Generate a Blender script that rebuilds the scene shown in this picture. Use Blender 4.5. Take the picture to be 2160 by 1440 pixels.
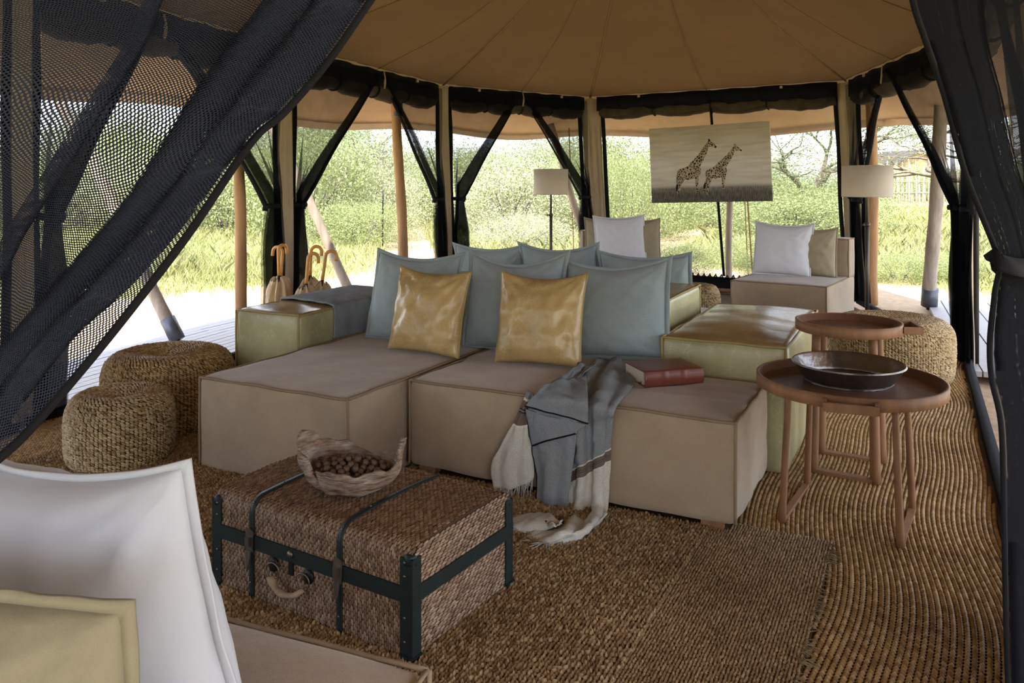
import bpy, math, random
import numpy as np
from mathutils import Vector, Matrix

for o in list(bpy.data.objects): bpy.data.objects.remove(o)
SC = bpy.context.scene
COL = SC.collection
PI = math.pi
random.seed(5); RNG = np.random.default_rng(5)

# ------------------------------------------------------------------ camera, sky, sun, exposure
FPX, CAMH, HOR = 1700.0, 1.4, 385.0          # focal length in pixels of a 2160 wide frame, eye height, horizon row
cam = bpy.data.cameras.new('camera'); camo = bpy.data.objects.new('camera', cam); COL.objects.link(camo)
camo.location = (0, 0, CAMH); camo.rotation_euler = (PI/2, 0, 0)
cam.sensor_width = 36.0; cam.lens = 36.0*FPX/2160.0
cam.shift_y = -(720.0-HOR)/2160.0
cam.clip_start = 0.05; cam.clip_end = 600
SC.camera = camo

SKY_STRENGTH, SUN_STRENGTH, EXPOSURE = 1.5, 4.6, 1.58
SUN_FROM = Vector((-0.16, -0.62, 1.0))
vs = SC.view_settings
vs.view_transform = 'Standard'; vs.look = 'None'; vs.gamma = 1.0; vs.use_curve_mapping = False
vs.exposure = EXPOSURE
try:
    SC.cycles.transparent_max_bounces = 24
    SC.cycles.use_denoising = True
    SC.cycles.max_bounces = 10
    SC.cycles.diffuse_bounces = 6
except Exception: pass

W = bpy.data.worlds.new('sky'); SC.world = W; W.use_nodes = True
nt = W.node_tree; nt.nodes.clear()
out = nt.nodes.new('ShaderNodeOutputWorld'); bg = nt.nodes.new('ShaderNodeBackground')
tc = nt.nodes.new('ShaderNodeTexCoord'); sep = nt.nodes.new('ShaderNodeSeparateXYZ')
nt.links.new(tc.outputs['Generated'], sep.inputs[0])
rmp = nt.nodes.new('ShaderNodeValToRGB')
rmp.color_ramp.elements[0].position = 0.0; rmp.color_ramp.elements[0].color = (0.74, 0.82, 0.95, 1)
rmp.color_ramp.elements[1].position = 0.6; rmp.color_ramp.elements[1].color = (0.36, 0.52, 0.85, 1)
nt.links.new(sep.outputs['Z'], rmp.inputs[0])
mp = nt.nodes.new('ShaderNodeMapping'); mp.inputs['Scale'].default_value = (1, 1, 3.2)
nt.links.new(tc.outputs['Generated'], mp.inputs[0])
ns = nt.nodes.new('ShaderNodeTexNoise'); ns.inputs['Scale'].default_value = 3.2; ns.inputs['Detail'].default_value = 6
nt.links.new(mp.outputs[0], ns.inputs['Vector'])
cr_ = nt.nodes.new('ShaderNodeValToRGB'); cr_.color_ramp.elements[0].position = 0.42; cr_.color_ramp.elements[1].position = 0.62
nt.links.new(ns.outputs[0], cr_.inputs[0])
mx = nt.nodes.new('ShaderNodeMixRGB'); mx.inputs[2].default_value = (0.95, 0.97, 1.0, 1)
nt.links.new(cr_.outputs[0], mx.inputs[0]); nt.links.new(rmp.outputs[0], mx.inputs[1])
nt.links.new(mx.outputs[0], bg.inputs[0]); bg.inputs[1].default_value = SKY_STRENGTH
nt.links.new(bg.outputs[0], out.inputs[0])

sl = bpy.data.lights.new('sun', 'SUN'); so = bpy.data.objects.new('sun', sl); COL.objects.link(so)
sl.energy = SUN_STRENGTH; sl.angle = 0.02; sl.color = (1.0, 0.95, 0.86)
so.rotation_euler = SUN_FROM.to_track_quat('Z', 'Y').to_euler(); so.location = (-20, -5, 30)

# ------------------------------------------------------------------ helpers
def lin(h):
    h = h.lstrip('#'); c = [int(h[i:i+2], 16)/255 for i in (0, 2, 4)]
    return tuple(x/12.92 if x <= .04045 else ((x+.055)/1.055)**2.4 for x in c)
def ray(px, py):
    return np.array([(px-1080)/FPX, 1.0, -(py-HOR)/FPX])
def PD(px, py, d):                            # point seen at a pixel, at depth d
    return np.array([0, 0, CAMH]) + ray(px, py)*d
def PZ(px, py, z=0.0):                        # point seen at a pixel, on the level z
    r = ray(px, py); k = (z-CAMH)/r[2]; return np.array([0, 0, CAMH]) + r*k
B0 = np.array([-0.71, 3.53]); TH = math.radians(-27)
SU = np.array([math.cos(TH), math.sin(TH)]); SV = np.array([-math.sin(TH), math.cos(TH)])
def S(s, t, z=0.0):                           # sofa group coordinates
    p = B0 + SU*s + SV*t; return np.array([p[0], p[1], z])
def PT(px, py, t):                            # point seen at a pixel, on the plane t = const of the sofa
    r = ray(px, py); k = (t + B0@SV)/(r[:2]@SV); return np.array([0, 0, CAMH]) + r*k

def wob(P, scale, seed=0, n=7):               # smooth pseudo noise in -1..1
    rg = np.random.default_rng(seed+77); P = np.asarray(P, float)
    out_ = np.zeros(len(P))
    for i in range(n):
        d = rg.normal(size=3); d /= np.linalg.norm(d)
        f = scale*(0.6+1.2*rg.random())
        out_ += np.sin(P@d*f*2*PI + rg.random()*6.28)/(1+.25*i)
    return out_/3.2

def mk(name, V, F, mat=None, parent=None, smooth=True, uv=None, rnd=None):
    me = bpy.data.meshes.new(name)
    V = np.asarray(V, float)
    if isinstance(F, np.ndarray):
        n, k = F.shape
        me.vertices.add(len(V)); me.vertices.foreach_set('co', V.ravel().astype(np.float32))
        me.loops.add(n*k); me.loops.foreach_set('vertex_index', F.ravel().astype(np.int32))
        me.polygons.add(n); me.polygons.foreach_set('loop_start', np.arange(0, n*k, k, dtype=np.int32))
        try: me.polygons.foreach_set('loop_total', np.full(n, k, dtype=np.int32))
        except Exception: pass
        me.update(calc_edges=True)
    else:
        me.from_pydata([tuple(v) for v in V], [], [tuple(int(i) for i in f) for f in F]); me.update()
    if smooth: me.polygons.foreach_set('use_smooth', np.ones(len(me.polygons), dtype=bool))
    if uv is not None:
        ul = me.uv_layers.new(name='UVMap'); li = np.zeros(len(me.loops), dtype=np.int32)
        me.loops.foreach_get('vertex_index', li)
        ul.data.foreach_set('uv', np.asarray(uv, np.float32)[li].ravel())
    if rnd is not None:
        at = me.attributes.new('rnd', 'FLOAT', 'POINT'); at.data.foreach_set('value', np.asarray(rnd, np.float32))
    if mat is not None: me.materials.append(mat)
    o = bpy.data.objects.new(name, me); COL.objects.link(o)
    if parent is not None: o.parent = parent
    return o
def tag(o, label=None, cat=None, group=None, kind=None):
    if label: o['label'] = label
    if cat: o['category'] = cat
    if group: o['group'] = group
    if kind: o['kind'] = kind
    return o
def thing(name, label, cat, loc=(0, 0, 0), rotz=0.0, group=None):
    o = bpy.data.objects.new(name, None); COL.objects.link(o); o.empty_display_size = .1
    o.location = [float(c) for c in loc]; o.rotation_euler = (0, 0, rotz)
    return tag(o, label, cat, group)
def copy_tree(o, parent=None):
    c = o.copy(); COL.objects.link(c)
    if parent is not None: c.parent = parent
    for ch in list(o.children): copy_tree(ch, c)
    return c
def place(o, loc, rz=0.0, scale=None):
    o.location = [float(c) for c in loc]; o.rotation_euler = (0, 0, rz)
    if scale is not None: o.scale = scale if hasattr(scale, '__len__') else (scale,)*3
    return o

def join(parts):                              # [(V, F)] -> V, F list
    VV, FF, k = [], [], 0
    for V, F in parts:
        VV.append(np.asarray(V, float)); FF += [tuple(int(i)+k for i in f) for f in F]; k += len(V)
    return np.vstack(VV), FF
def box(c, size, R=None):                     # plain box centred at c
    h = np.array(size)/2.0
    V = np.array([[x, y, z] for z in (-1, 1) for y in (-1, 1) for x in (-1, 1)])*h
    if R is not None: V = V@np.asarray(R).T
    F = [(0, 2, 3, 1), (4, 5, 7, 6), (0, 1, 5, 4), (2, 6, 7, 3), (0, 4, 6, 2), (1, 3, 7, 5)]
    return V+np.array(c), F
def rotz(a): return np.array([[math.cos(a), -math.sin(a), 0], [math.sin(a), math.cos(a), 0], [0, 0, 1]])
def frame_from(d):
    d = np.asarray(d, float); d = d/np.linalg.norm(d)
    a = np.array([0, 0, 1.0]) if abs(d[2]) < .9 else np.array([1.0, 0, 0])
    x = np.cross(a, d); x /= np.linalg.norm(x); return x, np.cross(d, x), d
def tube(P, r, n=8, closed=False, caps=True, flat=None):
    P = np.asarray(P, float); m = len(P)
    r = np.full(m, r) if np.isscalar(r) else np.asarray(r, float)
    T = np.gradient(P, axis=0) if not closed else np.roll(P, -1, 0)-np.roll(P, 1, 0)
    T /= np.maximum(np.linalg.norm(T, axis=1, keepdims=True), 1e-9)
    x, y, _ = frame_from(T[0]); V = []
    ang = np.arange(n)*2*PI/n
    for i in range(m):
        x = x - T[i]*(x@T[i]); x /= max(np.linalg.norm(x), 1e-9); y = np.cross(T[i], x)
        fx, fy = (1, 1) if flat is None else flat
        V.append(P[i] + r[i]*(np.cos(ang)[:, None]*x*fx + np.sin(ang)[:, None]*y*fy))
    V = np.vstack(V); F = []
    for i in range(m if closed else m-1):
        a, b = i*n, ((i+1) % m)*n
        for j in range(n): F.append((a+j, a+(j+1) % n, b+(j+1) % n, b+j))
    if caps and not closed:
        F.append(tuple(range(n))[::-1]); F.append(tuple((m-1)*n+j for j in range(n)))
    return V, F
def lathe(prof, n=32, c=(0, 0, 0), cap0=True, cap1=True):
    prof = np.asarray(prof, float); m = len(prof); a = np.arange(n)*2*PI/n
    V = np.array([[r*math.cos(t), r*math.sin(t), z] for r, z in prof for t in a]) + np.array(c)
    F = [(i*n+j, i*n+(j+1) % n, (i+1)*n+(j+1) % n, (i+1)*n+j) for i in range(m-1) for j in range(n)]
    if cap0: F.append(tuple(range(n))[::-1])
    if cap1: F.append(tuple((m-1)*n+j for j in range(n)))
    return V, F
def grid_faces(nr, nc):
    i, j = np.meshgrid(np.arange(nr-1), np.arange(nc-1), indexing='ij'); a = (i*nc+j).ravel()
    return np.stack([a, a+1, a+nc+1, a+nc], 1)
def crs(P, n):                                # Catmull-Rom resampling along axis 0
    P = np.asarray(P, float); m = len(P)
    Q = np.concatenate([[2*P[0]-P[1]], P, [2*P[-1]-P[-2]]])
    t = np.linspace(0, m-1, n); i = np.minimum(t.astype(int), m-2); f = (t-i).reshape((-1,)+(1,)*(P.ndim-1))
    a, b, c, d = Q[i], Q[i+1], Q[i+2], Q[i+3]
    return .5*((2*b)+(-a+c)*f+(2*a-5*b+4*c-d)*f**2+(-a+3*b-3*c+d)*f**3)
def lerp_res(P, n):                           # linear resampling along axis 0
    P = np.asarray(P, float); m = len(P)
    t = np.linspace(0, m-1, n); i = np.minimum(t.astype(int), m-2); f = (t-i).reshape((-1,)+(1,)*(P.ndim-1))
    return P[i]*(1-f)+P[i+1]*f
def soft(lx, ly, lz, r=.03, n=(10, 10, 6), bulge=(0, 0, 0), noise=0.0, nscale=3.0, seed=0, bottom=True):
    """rounded, slightly puffed upholstery block, base at z = 0, centred in x and y"""
    h = np.array([lx, ly, lz])/2.0
    def cl(h_, k): return np.concatenate([[-h_, -h_+.3*r], np.linspace(-h_+r, h_-r, k+1), [h_-.3*r, h_]])
    L = [cl(h[i], n[i]) for i in range(3)]
    V, F, off = [], [], 0
    for ax in range(3):
        a, b = [(1, 2), (2, 0), (0, 1)][ax]
        A, Bq = np.meshgrid(L[a], L[b], indexing='ij')
        for sg in (-1, 1):
            if ax == 2 and sg == -1 and not bottom: continue
            P = np.zeros(A.shape+(3,)); P[..., a] = A; P[..., b] = Bq; P[..., ax] = sg*h[ax]
            f = grid_faces(len(L[a]), len(L[b]))+off
            if sg > 0: f = f[:, ::-1]
            V.append(P.reshape(-1, 3)); F.append(f); off += A.size
    V = np.vstack(V); F = np.vstack(F)
    u, inv = np.unique(np.round(V, 5), axis=0, return_inverse=True); V = u; F = inv.ravel()[F]
    inner = np.clip(V, -h+r, h-r); d = V-inner; d /= np.maximum(np.linalg.norm(d, axis=1, keepdims=True), 1e-9)
    V = inner + d*r
    q = np.clip(V/h, -1, 1); g = np.maximum(1-q**2, 0)**.7
    for ax in range(3):
        a, b = [(1, 2), (2, 0), (0, 1)][ax]
        w = np.clip((np.abs(V[:, ax])-(h[ax]-2*r))/(2*r), 0, 1)
        V[:, ax] += np.sign(V[:, ax])*bulge[ax]*g[:, a]*g[:, b]*w
    if noise:
        V += d*(noise*wob(V, nscale, seed))[:, None]
    V[:, 2] += h[2]
    return V, F
def soft_edges(lx, ly, lz, ins=.004, rad=.006, seed=0, wav=.004, skip=()):
    """seam piping on the twelve edges of such a block"""
    hx, hy = lx/2-ins, ly/2-ins; parts = []
    c = [(-hx, -hy), (hx, -hy), (hx, hy), (-hx, hy)]
    for k in range(4):
        a, b = c[k], c[(k+1) % 4]
        for z in (ins, lz-ins):
            if z == ins: continue
            P = np.array([[a[0]+(b[0]-a[0])*t, a[1]+(b[1]-a[1])*t, z] for t in np.linspace(0, 1, 22)])
            P += wav*np.stack([wob(P, 3, seed+k), wob(P, 3, seed+k+9), wob(P, 3.5, seed+k+5)], 1)
            parts.append(tube(P, rad, 6))
        P = np.array([[a[0], a[1], z] for z in np.linspace(0.01, lz-ins, 12)])
        P += wav*.7*np.stack([wob(P, 3, seed+k+20), wob(P, 3, seed+k+29), 0*P[:, 0]], 1)
        parts.append(tube(P, rad, 6))
    return join(parts)
def stitches(name, P, D, N, ln, wd, ht, mat, parent=None, rnd=None):
    """small elongated domes (one strand crossing each), one mesh"""
    P, D, N = (np.asarray(a, float) for a in (P, D, N)); m = len(P)
    D = D/np.linalg.norm(D, axis=1, keepdims=True); Wd = np.cross(N, D); Wd /= np.maximum(np.linalg.norm(Wd, axis=1, keepdims=True), 1e-9)
    ln, wd, ht = (np.broadcast_to(np.asarray(a, float), (m,))[:, None] for a in (ln, wd, ht))
    T = [(-.5, 0, 0), (-.22, -.5, .15), (-.22, 0, 1), (-.22, .5, .15), (.22, -.5, .15), (.22, 0, 1), (.22, .5, .15), (.5, 0, 0)]
    V = np.stack([P + D*ln*a + Wd*wd*b + N*ht*c for a, b, c in T], 1).reshape(-1, 3)
    t = np.array([(0, 1, 2), (0, 2, 3), (1, 4, 5), (1, 5, 2), (2, 5, 6), (2, 6, 3), (4, 7, 5), (5, 7, 6)])
    F = (t[None]+(np.arange(m)*8)[:, None, None]).reshape(-1, 3)
    if rnd is None: rnd = RNG.random(m)
    return mk(name, V, F, mat, parent, True, rnd=np.repeat(rnd, 8))

# ------------------------------------------------------------------ materials
MATS = {}
def new_mat(name):
    m = bpy.data.materials.new(name); m.use_nodes = True; MATS[name] = m
    n = m.node_tree; return m, n, n.nodes['Principled BSDF'], n.nodes['Material Output']
def N_(n, t, **kw):
    x = n.nodes.new(t)
    for k, v in kw.items():
        if k in x.inputs: x.inputs[k].default_value = v
        else: setattr(x, k, v)
    return x
def mat(name, col, rough=.8, var=.12, vscale=4.0, bump=.15, bscale=200.0, spec=.3, metal=0.0, fine=.0, fscale=600.0, sheen=0.0, col2=None, coat=0.0, stretch=(1, 1, 1), wr=0.0, wscale=9.0):
    m, n, p, o = new_mat(name)
    c = np.array(lin(col) if isinstance(col, str) else col)
    c2 = np.array(lin(col2)) if col2 else c*(1-var)
    c1 = c if col2 else np.minimum(c*(1+var), 1)
    t = N_(n, 'ShaderNodeTexCoord'); mpp = N_(n, 'ShaderNodeMapping'); mpp.inputs['Scale'].default_value = stretch
    n.links.new(t.outputs['Object'], mpp.inputs[0])
    a = N_(n, 'ShaderNodeTexNoise', Scale=vscale, Detail=5.0, Roughness=.6); n.links.new(mpp.outputs[0], a.inputs['Vector'])
    r = N_(n, 'ShaderNodeValToRGB'); e = r.color_ramp.elements
    e[0].position = .3; e[1].position = .7; e[0].color = (*c2, 1); e[1].color = (*c1, 1)
    n.links.new(a.outputs[0], r.inputs[0]); last = r.outputs[0]
    b = N_(n, 'ShaderNodeTexNoise', Scale=bscale, Detail=3.0); n.links.new(mpp.outputs[0], b.inputs['Vector'])
    if fine:
        mm = N_(n, 'ShaderNodeMixRGB', blend_type='MULTIPLY'); mm.inputs[0].default_value = fine
        n.links.new(last, mm.inputs[1]); f = N_(n, 'ShaderNodeTexNoise', Scale=fscale, Detail=2.0)
        n.links.new(mpp.outputs[0], f.inputs['Vector'])
        rr = N_(n, 'ShaderNodeValToRGB'); rr.color_ramp.elements[0].position = .35; rr.color_ramp.elements[1].position = .65
        n.links.new(f.outputs[0], rr.inputs[0]); n.links.new(rr.outputs[0], mm.inputs[2]); last = mm.outputs[0]
    n.links.new(last, p.inputs['Base Color'])
    p.inputs['Roughness'].default_value = rough; p.inputs['Metallic'].default_value = metal
    p.inputs['Specular IOR Level'].default_value = spec
    if sheen: p.inputs['Sheen Weight'].default_value = sheen
    if coat: p.inputs['Coat Weight'].default_value = coat
    if bump:
        bn = N_(n, 'ShaderNodeBump', Strength=bump, Distance=.004); n.links.new(b.outputs[0], bn.inputs['Height'])
        n.links.new(bn.outputs[0], p.inputs['Normal'])
        if wr:                                   # soft creases of worn cloth
            w2 = N_(n, 'ShaderNodeTexNoise', Scale=wscale, Detail=4.0, Roughness=.5, Distortion=.15); n.links.new(mpp.outputs[0], w2.inputs['Vector'])
            b2 = N_(n, 'ShaderNodeBump', Strength=wr, Distance=.03); n.links.new(w2.outputs[0], b2.inputs['Height'])
            n.links.new(b2.outputs[0], bn.inputs['Normal'])
    return m
def mat_strand(name, cols, rough=.6, spec=.3):
    m, n, p, o = new_mat(name)
    a = N_(n, 'ShaderNodeAttribute'); a.attribute_name = 'rnd'
    r = N_(n, 'ShaderNodeValToRGB'); e = r.color_ramp.elements
    for k in range(len(cols)-2): e.new(.5)
    for k, c in enumerate(cols): e[k].position = k/(len(cols)-1); e[k].color = (*lin(c), 1)
    n.links.new(a.outputs['Fac'], r.inputs[0])
    t = N_(n, 'ShaderNodeTexCoord'); x = N_(n, 'ShaderNodeTexNoise', Scale=2.2, Detail=4.0); n.links.new(t.outputs['Object'], x.inputs['Vector'])
    rr = N_(n, 'ShaderNodeValToRGB'); rr.color_ramp.elements[0].position = .3; rr.color_ramp.elements[1].position = .65
    rr.color_ramp.elements[0].color = (.55, .5, .45, 1); rr.color_ramp.elements[1].color = (1, 1, 1, 1)
    n.links.new(x.outputs[0], rr.inputs[0])
    mm = N_(n, 'ShaderNodeMixRGB', blend_type='MULTIPLY'); mm.inputs[0].default_value = .75
    n.links.new(r.outputs[0], mm.inputs[1]); n.links.new(rr.outputs[0], mm.inputs[2])
    n.links.new(mm.outputs[0], p.inputs['Base Color']); p.inputs['Roughness'].default_value = rough; p.inputs['Specular IOR Level'].default_value = spec
    return m
def mat_leather(name, base, light, rough=.42):
    m, n, p, o = new_mat(name)
    t = N_(n, 'ShaderNodeTexCoord')
    a = N_(n, 'ShaderNodeTexNoise', Scale=3.5, Detail=6.0); n.links.new(t.outputs['Object'], a.inputs['Vector'])
    w = N_(n, 'ShaderNodeTexNoise', Scale=14.0, Detail=2.0); n.links.new(t.outputs['Object'], w.inputs['Vector'])
    ad = N_(n, 'ShaderNodeMixRGB'); ad.inputs[0].default_value = .06; n.links.new(t.outputs['Object'], ad.inputs[1]); n.links.new(w.outputs['Color'], ad.inputs[2])
    v = N_(n, 'ShaderNodeTexVoronoi', Scale=24.0, feature='DISTANCE_TO_EDGE'); n.links.new(ad.outputs[0], v.inputs['Vector'])
    r = N_(n, 'ShaderNodeValToRGB'); r.color_ramp.elements[0].position = 0.0; r.color_ramp.elements[0].color = (1, 1, 1, 1)
    r.color_ramp.elements[1].position = .045; r.color_ramp.elements[1].color = (0, 0, 0, 1); n.links.new(v.outputs['Distance'], r.inputs[0])
    r2 = N_(n, 'ShaderNodeValToRGB'); r2.color_ramp.elements[0].position = .36; r2.color_ramp.elements[1].position = .6; n.links.new(w.outputs[0], r2.inputs[0])
    mu = N_(n, 'ShaderNodeMath', operation='MULTIPLY'); n.links.new(r.outputs[0], mu.inputs[0]); n.links.new(r2.outputs[0], mu.inputs[1])
    m2 = N_(n, 'ShaderNodeMath', operation='MULTIPLY'); m2.inputs[1].default_value = .42; n.links.new(mu.outputs[0], m2.inputs[0])
    rb = N_(n, 'ShaderNodeValToRGB'); e = rb.color_ramp.elements; bb = np.array(lin(base))
    e[0].position = .3; e[0].color = (*(bb*.74), 1); e[1].position = .7; e[1].color = (*np.minimum(bb*1.2, 1), 1); n.links.new(a.outputs[0], rb.inputs[0])
    mx_ = N_(n, 'ShaderNodeMixRGB'); mx_.inputs[2].default_value = (*lin(light), 1)
    n.links.new(m2.outputs[0], mx_.inputs[0]); n.links.new(rb.outputs[0], mx_.inputs[1])
    n.links.new(mx_.outputs[0], p.inputs['Base Color']); p.inputs['Roughness'].default_value = rough; p.inputs['Specular IOR Level'].default_value = .55
    bn = N_(n, 'ShaderNodeBump', Strength=.25, Distance=.006); n.links.new(w.outputs[0], bn.inputs['Height']); n.links.new(bn.outputs[0], p.inputs['Normal'])
    return m
def mat_net(name, col, clear):                # fine netting whose holes are too small to see: part thread, part opening
    m, n, p, o = new_mat(name)
    p.inputs['Base Color'].default_value = (*lin(col), 1); p.inputs['Roughness'].default_value = .9; p.inputs['Specular IOR Level'].default_value = .02
    tr = N_(n, 'ShaderNodeBsdfTransparent'); mx_ = N_(n, 'ShaderNodeMixShader')
    t = N_(n, 'ShaderNodeTexCoord'); x = N_(n, 'ShaderNodeTexNoise', Scale=9.0, Detail=3.0); n.links.new(t.outputs['Object'], x.inputs['Vector'])
    r = N_(n, 'ShaderNodeMapRange'); r.inputs['To Min'].default_value = clear-.08; r.inputs['To Max'].default_value = clear+.08
    n.links.new(x.outputs[0], r.inputs[0]); n.links.new(r.outputs[0], mx_.inputs[0])
    n.links.new(p.outputs[0], mx_.inputs[1]); n.links.new(tr.outputs[0], mx_.inputs[2]); n.links.new(mx_.outputs[0], o.inputs[0])
    return m
def mat_mesh(name, col, pitch, thr):          # coarse shade net with real, visible holes (cloth UV in metres)
    m, n, p, o = new_mat(name)
    p.inputs['Roughness'].default_value = .85; p.inputs['Specular IOR Level'].default_value = .03
    uv = N_(n, 'ShaderNodeUVMap'); sp = N_(n, 'ShaderNodeSeparateXYZ')
    ns1 = N_(n, 'ShaderNodeTexNoise', Scale=60.0, Detail=2.0); n.links.new(uv.outputs[0], ns1.inputs['Vector'])
    mxv = N_(n, 'ShaderNodeMixRGB', blend_type='LINEAR_LIGHT'); mxv.inputs[0].default_value = .0016; n.links.new(uv.outputs[0], mxv.inputs[1]); n.links.new(ns1.outputs['Color'], mxv.inputs[2])
    n.links.new(mxv.outputs[0], sp.inputs[0])
    def osc(sock, k, op='COSINE'):
        a = N_(n, 'ShaderNodeMath', operation='MULTIPLY'); a.inputs[1].default_value = k; n.links.new(sock, a.inputs[0])
        c = N_(n, 'ShaderNodeMath', operation=op); n.links.new(a.outputs[0], c.inputs[0]); return c.outputs[0]
    k = 2*PI/pitch
    a = N_(n, 'ShaderNodeMath', operation='MULTIPLY'); n.links.new(osc(sp.outputs[0], k/1.0), a.inputs[0]); n.links.new(osc(sp.outputs[1], k/1.15), a.inputs[1])
    g = N_(n, 'ShaderNodeMapRange'); g.inputs['From Min'].default_value = thr-.05; g.inputs['From Max'].default_value = thr+.05; n.links.new(a.outputs[0], g.inputs[0])
    rr = N_(n, 'ShaderNodeValToRGB'); cc = np.array(lin(col)); rr.color_ramp.elements[0].color = (*(cc*1.3), 1); rr.color_ramp.elements[1].color = (*(cc*.4), 1)
    rr.color_ramp.elements[0].position = .2; n.links.new(a.outputs[0], rr.inputs[0]); n.links.new(rr.outputs[0], p.inputs['Base Color'])
    bn = N_(n, 'ShaderNodeBump', Strength=.7, Distance=.002); bn.invert = True; n.links.new(a.outputs[0], bn.inputs['Height']); n.links.new(bn.outputs[0], p.inputs['Normal'])
    tr = N_(n, 'ShaderNodeBsdfTransparent'); mx_ = N_(n, 'ShaderNodeMixShader'); n.links.new(g.outputs[0], mx_.inputs[0])
    n.links.new(p.outputs[0], mx_.inputs[1]); n.links.new(tr.outputs[0], mx_.inputs[2]); n.links.new(mx_.outputs[0], o.inputs[0])
    return m
def mat_canvas(name, col, trans, bump=.3):    # tent canvas: lets some daylight through
    m = mat(name, col, .9, .08, 1.6, bump, 500, .1, wr=.5, wscale=2.2); n = m.node_tree; p = n.nodes['Principled BSDF']; o = n.nodes['Material Output']
    tl = N_(n, 'ShaderNodeBsdfTranslucent'); src = p.inputs['Base Color'].links[0].from_socket
    n.links.new(src, tl.inputs[0]); mx_ = N_(n, 'ShaderNodeMixShader'); mx_.inputs[0].default_value = trans
    n.links.new(p.outputs[0], mx_.inputs[1]); n.links.new(tl.outputs[0], mx_.inputs[2]); n.links.new(mx_.outputs[0], o.inputs[0])
    return m
def mat_leaf(name, cols, trans=.35):
    m = mat_strand(name, cols, .55, .3); n = m.node_tree; p = n.nodes['Principled BSDF']; o = n.nodes['Material Output']
    tl = N_(n, 'ShaderNodeBsdfTranslucent'); n.links.new(p.inputs['Base Color'].links[0].from_socket, tl.inputs[0])
    mx_ = N_(n, 'ShaderNodeMixShader'); mx_.inputs[0].default_value = trans
    n.links.new(p.outputs[0], mx_.inputs[1]); n.links.new(tl.outputs[0], mx_.inputs[2]); n.links.new(mx_.outputs[0], o.inputs[0])
    return m

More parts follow.
